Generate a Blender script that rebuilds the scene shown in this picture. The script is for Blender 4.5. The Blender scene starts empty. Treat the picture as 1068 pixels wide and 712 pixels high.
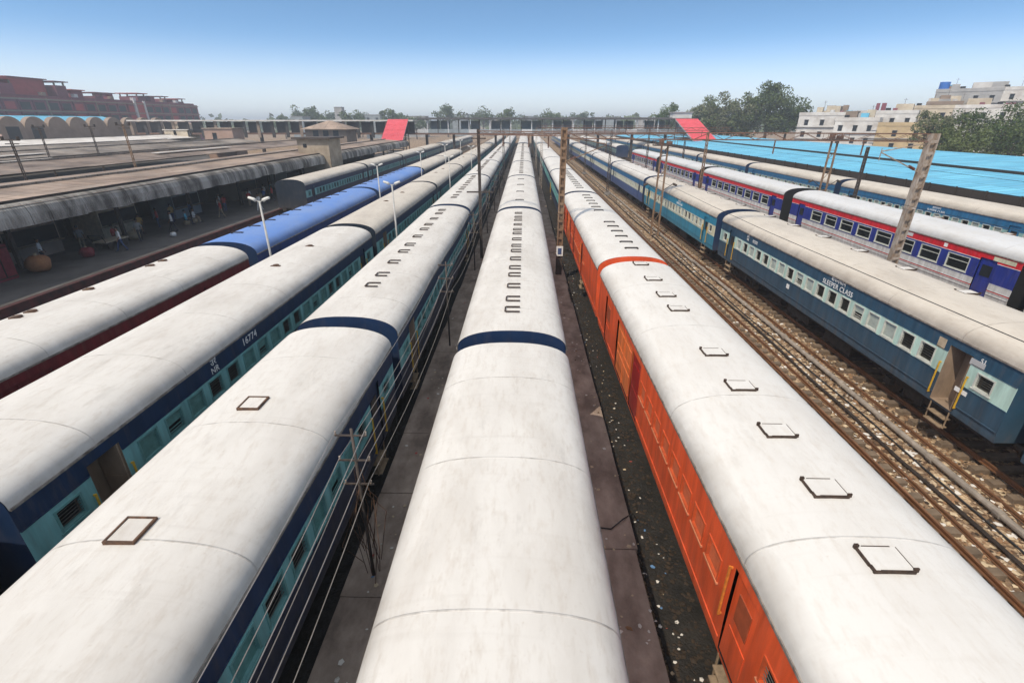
import bpy, math, random
import numpy as np
from mathutils import Vector, Matrix
random.seed(11); rng = np.random.default_rng(5)
S = bpy.context.scene
COL = S.collection
R = math.radians

# ------------------------------------------------------------------ materials
M = {}
def _n(nt, t, **kw):
    n = nt.nodes.new(t)
    for k, v in kw.items(): setattr(n, k, v)
    return n
def mat(name, col, rough=.7, var=.2, scale=2.0, stretch=(1,1,1), col2=None, bump=0.0, bscale=40., metal=0., spec=.4, lo=.35, hi=.7, rnd=True):
    m = bpy.data.materials.new(name); m.use_nodes = True
    nt = m.node_tree; b = nt.nodes['Principled BSDF']
    tc = _n(nt, 'ShaderNodeTexCoord'); mp = _n(nt, 'ShaderNodeMapping')
    mp.inputs['Scale'].default_value = stretch
    nt.links.new(tc.outputs['Object'], mp.inputs['Vector'])
    if rnd:
        oi = _n(nt, 'ShaderNodeObjectInfo'); mu = _n(nt, 'ShaderNodeMath', operation='MULTIPLY'); mu.inputs[1].default_value = 57.
        nt.links.new(oi.outputs['Random'], mu.inputs[0]); nt.links.new(mu.outputs[0], mp.inputs['Location'])
    nz = _n(nt, 'ShaderNodeTexNoise'); nz.inputs['Scale'].default_value = scale; nz.inputs['Detail'].default_value = 7; nz.inputs['Roughness'].default_value = .62
    nt.links.new(mp.outputs[0], nz.inputs['Vector'])
    rp = _n(nt, 'ShaderNodeValToRGB'); rp.color_ramp.elements[0].position = lo; rp.color_ramp.elements[1].position = hi
    c2 = col2 if col2 else tuple(c*(1-var) for c in col)
    rp.color_ramp.elements[0].color = (*c2, 1); rp.color_ramp.elements[1].color = (*col, 1)
    nt.links.new(nz.outputs['Fac'], rp.inputs[0]); nt.links.new(rp.outputs[0], b.inputs['Base Color'])
    b.inputs['Roughness'].default_value = rough; b.inputs['Metallic'].default_value = metal
    b.inputs['Specular IOR Level'].default_value = spec
    if bump:
        n2 = _n(nt, 'ShaderNodeTexNoise'); n2.inputs['Scale'].default_value = bscale; n2.inputs['Detail'].default_value = 4
        nt.links.new(tc.outputs['Object'], n2.inputs['Vector'])
        bp = _n(nt, 'ShaderNodeBump'); bp.inputs['Strength'].default_value = bump; bp.inputs['Distance'].default_value = .05
        nt.links.new(n2.outputs['Fac'], bp.inputs['Height']); nt.links.new(bp.outputs[0], b.inputs['Normal'])
    M[name] = m
    return m

def roof_mat(name, col, dirty, seam=3.05, dirt=.55):
    """painted coach roof: broad soiling, cross streaks, grime by the gutters, thin rusty sheet seams"""
    m = bpy.data.materials.new(name); m.use_nodes = True
    nt = m.node_tree; b = nt.nodes['Principled BSDF']; L = nt.links.new
    tc = _n(nt, 'ShaderNodeTexCoord'); oi = _n(nt, 'ShaderNodeObjectInfo')
    off = _n(nt, 'ShaderNodeMath', operation='MULTIPLY'); off.inputs[1].default_value = 91.; L(oi.outputs['Random'], off.inputs[0])
    def noise(stretch, scale, detail=6, rough=.6):
        mp = _n(nt, 'ShaderNodeMapping'); mp.inputs['Scale'].default_value = stretch
        L(tc.outputs['Object'], mp.inputs['Vector']); L(off.outputs[0], mp.inputs['Location'])
        n = _n(nt, 'ShaderNodeTexNoise'); n.inputs['Scale'].default_value = scale; n.inputs['Detail'].default_value = detail; n.inputs['Roughness'].default_value = rough
        L(mp.outputs[0], n.inputs['Vector']); return n.outputs['Fac']
    def ramp(f, lo, hi, a=0., bb=1.):
        r = _n(nt, 'ShaderNodeMapRange'); r.inputs['From Min'].default_value = lo; r.inputs['From Max'].default_value = hi
        r.inputs['To Min'].default_value = a; r.inputs['To Max'].default_value = bb; L(f, r.inputs['Value']); return r.outputs[0]
    def mix(fac, c1, c2):
        x = _n(nt, 'ShaderNodeMix', data_type='RGBA'); L(fac, x.inputs['Factor'])
        for i, c in ((6, c1), (7, c2)):
            if isinstance(c, tuple): x.inputs[i].default_value = (*c, 1)
            else: L(c, x.inputs[i])
        return x.outputs[2]
    def mul(a, c):
        x = _n(nt, 'ShaderNodeMath', operation='MULTIPLY')
        L(a, x.inputs[0])
        if isinstance(c, float): x.inputs[1].default_value = c
        else: L(c, x.inputs[1])
        return x.outputs[0]
    sp = _n(nt, 'ShaderNodeSeparateXYZ'); L(tc.outputs['Object'], sp.inputs[0])
    c = mix(ramp(noise((1,.35,1), .9), .42, .72, 0, dirt), col, dirty)
    rust = tuple(x*y for x, y in zip(dirty, (.86,.76,.66)))
    c = mix(ramp(noise((3.,.9,3.), 2.6, 9, .72), .50, .76, 0, .75*dirt), c, rust)
    c = mix(ramp(noise((.8,.22,.8), 2.3, 9, .75), .56, .70, 0, .6*dirt), c, tuple(x*.72 for x in dirty))
    # streaks that run down the roof to the gutter
    c = mix(ramp(noise((.25,5.,.25), 1.6, 5), .55, .8, 0, .5*dirt), c, dirty)
    # fine speckle
    c = mix(ramp(noise((1,1,1), 17., 4), .64, .72, 0, .5*dirt), c, rust)
    ab = _n(nt, 'ShaderNodeMath', operation='ABSOLUTE'); L(sp.outputs['X'], ab.inputs[0])
    edge = ramp(ab.outputs[0], 1.3, 1.62, 0, 1)
    c = mix(mul(mul(edge, ramp(noise((.6,1.1,.6), 1.1), .30, .75, .2, .9)), .6), c, tuple(x*.45 for x in rust))
    # seams
    ad = _n(nt, 'ShaderNodeMath', operation='MODULO'); L(sp.outputs['Y'], ad.inputs[0]); ad.inputs[1].default_value = seam
    df = _n(nt, 'ShaderNodeMath', operation='SUBTRACT'); L(ad.outputs[0], df.inputs[0]); df.inputs[1].default_value = seam*.62
    a2 = _n(nt, 'ShaderNodeMath', operation='ABSOLUTE'); L(df.outputs[0], a2.inputs[0])
    line = ramp(a2.outputs[0], .010, .022, 1., 0.)
    c = mix(mul(line, ramp(noise((2.,.4,2.), 1.5), .42, .66, .05, .6)), c, tuple(x*.35 for x in rust))
    L(c, b.inputs['Base Color'])
    b.inputs['Roughness'].default_value = .62; b.inputs['Specular IOR Level'].default_value = .3
    bp = _n(nt, 'ShaderNodeBump'); bp.inputs['Strength'].default_value = .16; bp.inputs['Distance'].default_value = .05
    L(noise((1.0,.5,1), 1.1, 5, .62), bp.inputs['Height'])
    b2 = _n(nt, 'ShaderNodeBump'); b2.inputs['Strength'].default_value = .6; b2.inputs['Distance'].default_value = .012
    L(line, b2.inputs['Height']); L(bp.outputs[0], b2.inputs['Normal']); L(b2.outputs[0], b.inputs['Normal'])
    M[name] = m; return m

def corr_mat(name, col, col2, scale=1.2, pitch=.15, axis='Y', stretch=(1,1,1), rough=.75, lo=.35, hi=.68):
    """corrugated sheet: rust/dirt colour plus ribs as bump"""
    m = mat(name, col, rough, 0, scale, stretch, col2, lo=lo, hi=hi, rnd=False)
    nt = m.node_tree; b = nt.nodes['Principled BSDF']
    tc = _n(nt, 'ShaderNodeTexCoord'); w = _n(nt, 'ShaderNodeTexWave', bands_direction=axis)
    w.inputs['Scale'].default_value = .314/pitch; nt.links.new(tc.outputs['Object'], w.inputs['Vector'])
    bp = _n(nt, 'ShaderNodeBump'); bp.inputs['Strength'].default_value = .8; bp.inputs['Distance'].default_value = .03
    nt.links.new(w.outputs['Fac'], bp.inputs['Height']); nt.links.new(bp.outputs[0], b.inputs['Normal'])
    return m

roof_mat('roof_white', (.625,.60,.56), (.44,.405,.365), 3.05, .6)
roof_mat('roof_bright', (.645,.625,.59), (.50,.465,.42), 4.1, .5)
roof_mat('roof_cream', (.56,.51,.44), (.39,.345,.295), 3.4, .6)
roof_mat('roof_pale', (.57,.58,.59), (.50,.48,.44), 2.2, .5)
roof_mat('roof_blue', (.115,.235,.54), (.26,.33,.48), 3.05, .45)
def side(name, col):
    m = mat(name, col, .5, .4, 1.6, (.6,2.2,.35), lo=.3, hi=.65, bump=.08, bscale=3.); nt = m.node_tree; b = nt.nodes['Principled BSDF']; L = nt.links.new
    src = b.inputs['Base Color'].links[0].from_socket; tc = _n(nt,'ShaderNodeTexCoord'); sp = _n(nt,'ShaderNodeSeparateXYZ'); L(tc.outputs['Object'], sp.inputs[0])
    nz = _n(nt,'ShaderNodeTexNoise'); nz.inputs['Scale'].default_value = 2.2; nz.inputs['Detail'].default_value = 8; nz.inputs['Roughness'].default_value = .7
    mp = _n(nt,'ShaderNodeMapping'); mp.inputs['Scale'].default_value = (1,2.5,.45); L(tc.outputs['Object'], mp.inputs[0]); L(mp.outputs[0], nz.inputs['Vector'])
    mr = _n(nt,'ShaderNodeMapRange'); mr.inputs['From Min'].default_value = 2.3; mr.inputs['From Max'].default_value = 1.1; mr.inputs['To Max'].default_value = .3; L(sp.outputs['Z'], mr.inputs['Value'])
    r2 = _n(nt,'ShaderNodeMapRange'); r2.inputs['From Min'].default_value = .5; r2.inputs['From Max'].default_value = .78; r2.inputs['To Max'].default_value = .34; L(nz.outputs['Fac'], r2.inputs['Value'])
    ad = _n(nt,'ShaderNodeMath', operation='ADD'); L(mr.outputs[0], ad.inputs[0]); L(r2.outputs[0], ad.inputs[1])
    ml = _n(nt,'ShaderNodeMath', operation='MULTIPLY'); L(ad.outputs[0], ml.inputs[0]); L(nz.outputs['Fac'], ml.inputs[1])
    mx = _n(nt,'ShaderNodeMix', data_type='RGBA'); L(ml.outputs[0], mx.inputs['Factor']); L(src, mx.inputs[6]); mx.inputs[7].default_value = (.21,.155,.11,1); L(mx.outputs[2], b.inputs['Base Color'])
    return m
side('navy', (.010,.032,.088)); side('teal_band', (.21,.50,.52)); side('maroon', (.17,.012,.016))
side('indigo', (.022,.05,.20)); side('orange', (.86,.118,.036)); side('orange_door', (.90,.22,.065)); side('red_door', (.36,.018,.016))
side('petrol', (.026,.085,.145)); side('mint_band', (.52,.74,.66)); side('turquoise', (.02,.27,.42)); side('cream_band', (.74,.72,.52))
side('royal', (.016,.035,.26)); side('gunmetal', (.012,.022,.038)); side('red', (.70,.016,.03)); side('white_side', (.74,.74,.74)); side('ocean', (.02,.16,.33))
side('pale_teal', (.30,.52,.50)); side('slate_blue', (.06,.12,.30))
mat('dark', (.012,.012,.013), .8, .4); mat('black_steel', (.025,.023,.022), .6, .5, 6, col2=(.05,.035,.025))
mat('bogie_dirt', (.055,.045,.038), .85, .5, 5); mat('glass', (.015,.018,.02), .12, .3, 3, spec=.7)
mat('interior', (.022,.018,.015), .8, .4, 4); mat('door_brown', (.34,.25,.18), .55, .35, 3, (1,1,.4))
mat('slat', (.42,.47,.42), .55, .3, 5); mat('slat_teal', (.10,.27,.26), .55, .4, 5); mat('slat_orange', (.42,.095,.04), .55, .3, 5)
mat('frame_pale', (.62,.64,.58), .5, .3, 6); mat('frame_teal', (.14,.34,.34), .5, .3, 6); mat('frame_orange', (.66,.115,.04), .5, .3, 6)
mat('sill_pale', (.66,.25,.13), .6, .3, 5); mat('gutter_paint', (.34,.30,.26), .7, .5, 5, col2=(.12,.10,.085)); mat('rail_orange', (.80,.26,.05), .5, .4, 8); mat('bar_grey', (.16,.155,.14), .6, .3, 6); mat('yellow', (.72,.42,.04), .5, .3, 6); mat('letter', (.85,.86,.85), .6, .2, 6); mat('rust', (.15,.075,.04), .85, .5, 7, col2=(.05,.03,.022))
mat('rust_iron', (.075,.045,.03), .85, .6, 12); mat('rust_dark', (.045,.033,.026), .8, .5, 9); mat('wood_step', (.36,.26,.17), .8, .45, 6)
mat('rail_steel', (.30,.15,.08), .5, .5, 3, (3,.3,3), metal=.3); mat('sleeper', (.22,.16,.11), .9, .5, 2)
mat('pipe_grey', (.36,.31,.26), .85, .45, 3); mat('cable', (.30,.27,.25), .6, .3); mat('wire_dark', (.03,.03,.03), .6, .3)
mat('mast_rust', (.30,.19,.115), .75, .5, 4, (1,1,.5), col2=(.15,.09,.055)); mat('mast_grey', (.44,.39,.34), .7, .5, 5, (1,1,.4), col2=(.22,.15,.10))
mat('mast_dark', (.085,.065,.055), .75, .5, 4); mat('post_white', (.50,.49,.46), .55, .3, 3); mat('lamp_white', (.62,.61,.57), .4, .15)
mat('insulator', (.16,.06,.04), .3, .3); mat('concrete_pad', (.30,.28,.26), .9, .4, 3)
mat('walkway_mat', (.48,.38,.31), .93, .45, 1.4, (1,.55,1), col2=(.20,.15,.12), bump=.6, bscale=9, rnd=False)
mat('platform_mat', (.12,.11,.103), .85, .4, .5, col2=(.065,.06,.056), bump=.1, bscale=4, rnd=False)
mat('platform_face', (.10,.025,.025), .85, .5, 2, col2=(.03,.018,.018)); mat('oily', (.032,.028,.024), .85, .6, 1.8, bump=.9, bscale=14, rnd=False)
corr_mat('tin_brown', (.36,.275,.22), (.13,.092,.07), .35, .2, 'Y', (.8,.5,1)); corr_mat('tin_grey', (.38,.315,.26), (.10,.077,.06), .3, .2, 'Y', (.7,.5,1))
corr_mat('tin_tan', (.48,.36,.28), (.22,.155,.115), .4, .2, 'Y', (.9,.45,1)); corr_mat('tin_white', (.70,.67,.63), (.48,.44,.40), .4, .3, 'Y')
corr_mat('tin_pink', (.45,.30,.235), (.30,.20,.155), .3, .3, 'Y'); corr_mat('tin_cyan', (.165,.54,.73), (.12,.45,.64), .35, .3, 'Y', (.4,1.2,1))
def sheets(m, w, h):
    nt = m.node_tree; b = nt.nodes['Principled BSDF']; L = nt.links.new; src = b.inputs['Base Color'].links[0].from_socket
    tc = _n(nt,'ShaderNodeTexCoord'); mp = _n(nt,'ShaderNodeMapping'); mp.inputs['Rotation'].default_value = (0,0,math.pi/2); L(tc.outputs['Object'], mp.inputs[0])
    br = _n(nt,'ShaderNodeTexBrick'); br.inputs['Scale'].default_value = 1.; br.inputs['Brick Width'].default_value = w; br.inputs['Row Height'].default_value = h; br.inputs['Mortar Size'].default_value = .07; br.offset = .0
    br.inputs['Color1'].default_value = (1,1,1,1); br.inputs['Color2'].default_value = (.66,.72,.78,1); br.inputs['Mortar'].default_value = (.45,.45,.45,1); L(mp.outputs[0], br.inputs['Vector'])
    nz = _n(nt,'ShaderNodeTexNoise'); nz.inputs['Scale'].default_value = .8; nz.inputs['Detail'].default_value = 9; nz.inputs['Roughness'].default_value = .7; m2 = _n(nt,'ShaderNodeMapping'); m2.inputs['Scale'].default_value = (.35,1.6,1); L(tc.outputs['Object'], m2.inputs[0]); L(m2.outputs[0], nz.inputs['Vector'])
    r = _n(nt,'ShaderNodeMapRange'); r.inputs['From Min'].default_value = .55; r.inputs['From Max'].default_value = .75; r.inputs['To Max'].default_value = .5; L(nz.outputs['Fac'], r.inputs['Value'])
    mx = _n(nt,'ShaderNodeMix', data_type='RGBA', blend_type='MULTIPLY'); mx.inputs['Factor'].default_value = .8; L(src, mx.inputs[6]); L(br.outputs['Color'], mx.inputs[7])
    m3 = _n(nt,'ShaderNodeMix', data_type='RGBA'); L(r.outputs[0], m3.inputs['Factor']); L(mx.outputs[2], m3.inputs[6]); m3.inputs[7].default_value = (.30,.36,.36,1); L(m3.outputs[2], b.inputs['Base Color'])
sheets(M['tin_cyan'], 1.05, 4.2); sheets(M['tin_brown'], 1.1, 3.); sheets(M['tin_tan'], 1.1, 3.); sheets(M['tin_grey'], 1.1, 3.)
for k in ('tin_brown','tin_tan','tin_grey'): next(n for n in M[k].node_tree.nodes if n.type == 'MIX' and n.blend_type == 'MIX').inputs[7].default_value = (.12,.095,.08,1) if k != 'tin_grey' else (.42,.38,.34,1)
corr_mat('tin_red', (.70,.10,.13), (.55,.075,.095), .8, .3, 'Z'); corr_mat('fascia_tin', (.36,.335,.30), (.075,.065,.055), .9, .16, 'Y', (.3,.95,.3), lo=.40, hi=.62)
mat('wall_cream', (.62,.54,.42), .85, .3, .5, col2=(.42,.35,.26)); mat('wall_white', (.70,.69,.66), .85, .3, .4, col2=(.47,.44,.41)); mat('wall_ochre', (.58,.44,.26), .85, .3, .4)
mat('sandstone', (.42,.345,.26), .9, .4, .8, col2=(.26,.205,.15)); mat('wall_brick', (.26,.085,.11), .9, .25, .6); mat('wall_brick_dark', (.20,.07,.09), .9, .25, .6); mat('brick_accent', (.42,.09,.095), .9, .2, .6); mat('wall_brown', (.30,.225,.175), .9, .3, .5)
mat('wall_grey', (.42,.41,.40), .9, .3, .4); mat('window_dark', (.02,.024,.03), .3, .3, 2); mat('tank_blue', (.03,.16,.52), .5, .2); mat('tank_black', (.02,.02,.022), .5, .2)
mat('deck_paint', (.30,.34,.36), .8, .35, .6); mat('deck_dark', (.06,.055,.055), .8, .4, 1); mat('pale_panel', (.60,.60,.60), .7, .3, 1); mat('truss_brown', (.20,.115,.085), .8, .4, 1.2)
mat('trunk', (.12,.085,.06), .9, .4, 6); mat('leaf_dark', (.070,.112,.036), .75, .5, 1.2, spec=.2); mat('leaf_mid', (.125,.165,.056), .75, .5, 1.2, spec=.2); mat('leaf_light', (.17,.20,.08), .75, .4, 1.2, spec=.2); mat('leaf_grey', (.18,.19,.11), .8, .4, 1.2, spec=.2)
for nm, c in dict(skin=(.23,.12,.075), hair=(.012,.010,.009), shirt_cyan=(.08,.42,.55), shirt_white=(.72,.72,.70), shirt_red=(.45,.04,.04), shirt_blue=(.05,.12,.32), shirt_grey=(.25,.25,.24), shirt_ochre=(.5,.3,.1),
                  trouser_dark=(.03,.03,.04), trouser_blue=(.05,.08,.18), trouser_tan=(.28,.22,.15), cloth_white=(.68,.68,.66), sack_orange=(.36,.16,.07), sack_tan=(.38,.30,.2), booth_red=(.22,.03,.04), board_tan=(.5,.4,.28)).items():
    mat(nm, c, .85, .3, 4)
for i, c in enumerate([(.50,.37,.25),(.34,.195,.105),(.14,.08,.045),(.055,.038,.026)]): mat('stone%d' % i, c, .95, .4, 6)
for i, c in enumerate([(.74,.70,.64),(.60,.47,.31),(.5,.1,.08),(.12,.25,.45)]): mat('litter%d' % i, c, .7, .2, 6)

def ballast_mat(name, c_lo, c_mid, c_hi, scale):
    m = bpy.data.materials.new(name); m.use_nodes = True; nt = m.node_tree; b = nt.nodes['Principled BSDF']; L = nt.links.new
    tc = _n(nt, 'ShaderNodeTexCoord')
    v = _n(nt, 'ShaderNodeTexVoronoi'); v.inputs['Scale'].default_value = scale; L(tc.outputs['Object'], v.inputs['Vector'])
    n = _n(nt, 'ShaderNodeTexNoise'); n.inputs['Scale'].default_value = .9; n.inputs['Detail'].default_value = 8; n.inputs['Roughness'].default_value = .7; L(tc.outputs['Object'], n.inputs['Vector'])
    sp = _n(nt, 'ShaderNodeSeparateColor'); L(v.outputs['Color'], sp.inputs[0])
    mx = _n(nt, 'ShaderNodeMath', operation='MULTIPLY_ADD'); L(sp.outputs[0], mx.inputs[0]); mx.inputs[1].default_value = .5; 
    s2 = _n(nt, 'ShaderNodeMath', operation='SUBTRACT'); L(n.outputs['Fac'], s2.inputs[0]); s2.inputs[1].default_value = .25; L(s2.outputs[0], mx.inputs[2])
    r = _n(nt, 'ShaderNodeValToRGB'); e = r.color_ramp.elements; e[0].position = .2; e[0].color = (*c_lo,1); e[1].position = .85; e[1].color = (*c_hi,1)
    k = e.new(.55); k.color = (*c_mid,1); L(mx.outputs[0], r.inputs[0]); L(r.outputs[0], b.inputs['Base Color']); b.inputs['Roughness'].default_value = .95
    bp = _n(nt, 'ShaderNodeBump'); bp.inputs['Strength'].default_value = 1.; bp.inputs['Distance'].default_value = .06; L(v.outputs['Distance'], bp.inputs['Height']); L(bp.outputs[0], b.inputs['Normal'])
    M[name] = m
ballast_mat('ballast', (.06,.038,.024), (.28,.18,.105), (.58,.42,.26), 9.)

# ------------------------------------------------------------------ mesh builder
class MB:
    def __init__(s): s.v = []; s.f = []; s.m = []
    def add(s, vs, fs, mi=0):
        o = len(s.v); s.v += [tuple(p) for p in vs]; s.f += [tuple(i+o for i in f) for f in fs]; s.m += [mi]*len(fs); return s
    def quad(s, a, b, c, d, mi=0): return s.add([a,b,c,d], [(0,1,2,3)], mi)
    def box(s, x0, x1, y0, y1, z0, z1, mi=0):
        return s.add([(x0,y0,z0),(x1,y0,z0),(x1,y1,z0),(x0,y1,z0),(x0,y0,z1),(x1,y0,z1),(x1,y1,z1),(x0,y1,z1)],
                     [(0,3,2,1),(4,5,6,7),(0,1,5,4),(1,2,6,5),(2,3,7,6),(3,0,4,7)], mi)
    def bar(s, p, q, w, h=None, mi=0):
        h = h or w; p = Vector(p); q = Vector(q); d = (q-p).normalized()
        up = Vector((0,0,1)) if abs(d.z) < .95 else Vector((0,1,0))
        a = d.cross(up).normalized()*(w/2); b = a.cross(d).normalized()*(h/2)
        vs = [p-a-b,p+a-b,p+a+b,p-a+b,q-a-b,q+a-b,q+a+b,q-a+b]
        return s.add(vs, [(0,3,2,1),(4,5,6,7),(0,1,5,4),(1,2,6,5),(2,3,7,6),(3,0,4,7)], mi)
    def tube(s, pts, r, n=6, mi=0, r2=None):
        pts = [Vector(p) for p in pts]; N = len(pts); vs = []
        for i, p in enumerate(pts):
            d = (pts[min(i+1,N-1)]-pts[max(i-1,0)]).normalized()
            up = Vector((0,0,1)) if abs(d.z) < .95 else Vector((1,0,0))
            a = d.cross(up).normalized(); b = a.cross(d)
            rr = r if r2 is None else r+(r2-r)*i/max(1,N-1)
            vs += [p+(a*math.cos(t)+b*math.sin(t))*rr for t in (2*math.pi*k/n for k in range(n))]
        fs = [(i*n+k, i*n+(k+1)%n, (i+1)*n+(k+1)%n, (i+1)*n+k) for i in range(N-1) for k in range(n)]
        fs += [tuple(range(n))[::-1], tuple(range((N-1)*n, N*n))]
        return s.add(vs, fs, mi)
    def disc_x(s, c, r, w, n=14, mi=0):   # wheel lying in the y-z plane
        x, y, z = c; vs = []
        for sx in (-w/2, w/2): vs += [(x+sx, y+r*math.cos(2*math.pi*k/n), z+r*math.sin(2*math.pi*k/n)) for k in range(n)]
        fs = [(k,(k+1)%n,n+(k+1)%n,n+k) for k in range(n)]+[tuple(range(n))[::-1], tuple(range(n,2*n))]
        return s.add(vs, fs, mi)
    def mesh(s, name, mats, smooth=False):
        me = bpy.data.meshes.new(name); me.from_pydata(s.v, [], s.f)
        for k in mats: me.materials.append(M[k] if isinstance(k, str) else k)
        me.polygons.foreach_set('material_index', s.m)
        if smooth: me.polygons.foreach_set('use_smooth', [True]*len(s.f))
        me.update(); return me
    def build(s, name, mats, parent=None, loc=(0,0,0), smooth=False):
        return link(name, s.mesh(name, mats if isinstance(mats, (list,tuple)) else [mats], smooth), parent, loc)
def link(name, data, parent=None, loc=(0,0,0), rz=0.):
    o = bpy.data.objects.new(name, data); COL.objects.link(o); o.parent = parent; o.location = loc
    if rz: o.rotation_euler = (0,0,rz)
    return o
def thing(name, label, cat, loc=(0,0,0), rz=0., group=None):
    o = link(name, None, None, loc, rz); o.empty_display_size = .3; return tag(o, label, cat, group)
def tag(o, label, cat, group=None, kind=None):
    if label: o['label'] = label
    if cat: o['category'] = cat
    if group: o['group'] = group
    if kind: o['kind'] = kind
    return o
def struct(o): o['kind'] = 'structure'; return o
def auto_smooth(me, ang=40):
    me.polygons.foreach_set('use_smooth', [True]*len(me.polygons))
    try: me.set_sharp_from_angle(angle=R(ang))
    except Exception: pass
    return me

# ------------------------------------------------------------------ camera, light, air
CAMZ = 9.65
cam = bpy.data.cameras.new('camera'); co = link('camera', cam, None, (0,0,CAMZ))
cam.sensor_width = 36; cam.lens = 504/1068*36; cam.clip_end = 9000; cam.clip_start = .1
co.rotation_euler = (math.pi/2-math.atan(229/504), 0, math.atan(13/504*math.cos(math.atan(229/504)))); S.camera = co
SUN_EL = 52; az = Vector((.60,.80)).normalized()
ld = Vector((az.x*math.cos(R(SUN_EL)), az.y*math.cos(R(SUN_EL)), -math.sin(R(SUN_EL))))
sl = bpy.data.lights.new('sun', 'SUN'); sl.energy = 3.1; sl.angle = R(.5); sl.color = (1,.94,.85)
so = link('sun', sl, None, (0,0,60)); so.rotation_euler = ld.to_track_quat('-Z','Y').to_euler()
W = bpy.data.worlds.new('World'); S.world = W; W.use_nodes = True; nt = W.node_tree
sky = nt.nodes.new('ShaderNodeTexSky'); sky.sky_type = 'NISHITA'; sky.sun_disc = False
sky.sun_elevation = R(SUN_EL); sky.sun_rotation = math.atan2(-az.x, -az.y); sky.air_density = 1.0; sky.dust_density = .35; sky.ozone_density = 3.2; sky.altitude = 200
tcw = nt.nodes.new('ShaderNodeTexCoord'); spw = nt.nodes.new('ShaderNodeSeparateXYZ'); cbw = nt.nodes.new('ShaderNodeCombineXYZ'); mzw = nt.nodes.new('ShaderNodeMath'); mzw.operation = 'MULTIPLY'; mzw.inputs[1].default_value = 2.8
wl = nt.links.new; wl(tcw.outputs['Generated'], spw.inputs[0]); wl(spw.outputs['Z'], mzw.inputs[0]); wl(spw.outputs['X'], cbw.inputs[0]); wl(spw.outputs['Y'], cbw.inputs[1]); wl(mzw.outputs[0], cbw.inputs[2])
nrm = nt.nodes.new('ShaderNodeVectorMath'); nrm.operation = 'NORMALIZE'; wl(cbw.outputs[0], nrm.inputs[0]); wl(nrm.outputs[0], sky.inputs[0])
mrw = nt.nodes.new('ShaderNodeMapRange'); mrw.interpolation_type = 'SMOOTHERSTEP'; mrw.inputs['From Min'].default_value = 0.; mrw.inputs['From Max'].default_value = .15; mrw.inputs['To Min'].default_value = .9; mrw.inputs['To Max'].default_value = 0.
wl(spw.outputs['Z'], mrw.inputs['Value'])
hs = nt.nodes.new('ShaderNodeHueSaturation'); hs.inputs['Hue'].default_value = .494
for inp, lo_, hi_ in (('Saturation',1.12,.40),('Value',1.42,1.9)):  # high sky, out of view, paled and brightened as added shadow fill
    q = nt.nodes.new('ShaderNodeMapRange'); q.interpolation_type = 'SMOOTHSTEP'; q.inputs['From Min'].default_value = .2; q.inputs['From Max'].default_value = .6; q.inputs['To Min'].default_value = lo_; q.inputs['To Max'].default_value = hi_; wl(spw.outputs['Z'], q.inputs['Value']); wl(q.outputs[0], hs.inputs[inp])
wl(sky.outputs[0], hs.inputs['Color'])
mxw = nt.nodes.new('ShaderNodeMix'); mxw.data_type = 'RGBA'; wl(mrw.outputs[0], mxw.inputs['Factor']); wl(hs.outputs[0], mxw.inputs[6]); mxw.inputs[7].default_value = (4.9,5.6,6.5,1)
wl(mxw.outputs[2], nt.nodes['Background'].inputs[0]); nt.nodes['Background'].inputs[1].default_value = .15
S.view_settings.view_transform = 'Standard'; S.view_settings.look = 'None'; S.view_settings.exposure = 0.14; S.view_settings.gamma = 1; S.view_settings.use_curve_mapping = False
S.view_settings.use_white_balance = True; S.view_settings.white_balance_temperature = 7150; S.view_settings.white_balance_tint = 10
S.render.engine = 'CYCLES'; S.cycles.use_denoising = True; S.cycles.max_bounces = 6; S.cycles.volume_bounces = 0; S.cycles.use_adaptive_sampling = True; S.cycles.adaptive_threshold = .02
def haze():
    m = bpy.data.materials.new('haze_air'); m.use_nodes = True; nt = m.node_tree; nt.nodes.clear()
    out = nt.nodes.new('ShaderNodeOutputMaterial'); v = nt.nodes.new('ShaderNodeVolumePrincipled')
    v.inputs['Color'].default_value = (.84,.92,1.0,1); v.inputs['Density'].default_value = .0008; v.inputs['Anisotropy'].default_value = .1
    nt.links.new(v.outputs[0], out.inputs['Volume'])
    b = MB(); b.box(-2600,2600,-700,3000,-1.6,32.)
    tag(b.build('haze', [m]), None, None, None, 'stuff')
HAZE = True
if HAZE: haze()

# ------------------------------------------------------------------ ground and tracks
def ground():
    g = MB(); g.quad((-2500,-600,-.30),(2500,-600,-.30),(2500,2900,-.30),(-2500,2900,-.30)); struct(g.build('ground', ['ballast']))
    o = MB()
    for x0, x1 in ((2.95,7.3),(-7.6,-3.9),(-3.9,1.9)): o.quad((x0,-25,-.17),(x1,-25,-.17),(x1,260,-.17),(x0,260,-.17))
    struct(o.build('oily_track_bed', ['oily']))
TRACKS = [-25.05,-20.2,-15.4,-10.65,-5.63,-.32,5.1,10.2,15.4,20.7,25.95,30.6,35.4]
def tracks():
    for X in TRACKS:
        t = struct(link('railway_track', None, None, (X,0,0)))
        r = MB()
        for s in (-.84,.84):
            for (w, z0, z1) in ((.07,-.045,0),(.022,-.12,-.045),(.14,-.145,-.12)): r.box(s-w/2, s+w/2, -30, 330, z0, z1)
        struct(r.build('rails', ['rail_steel'], t))
        if X in (-5.63,-.32,5.1): continue
        sl = MB(); y = -28.
        while y < 170:
            sl.box(-1.35,1.35, y, y+.25, -.31,-.15+random.uniform(-.012,.008)); y += .65
        struct(sl.build('sleepers', ['sleeper'], t))
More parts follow.
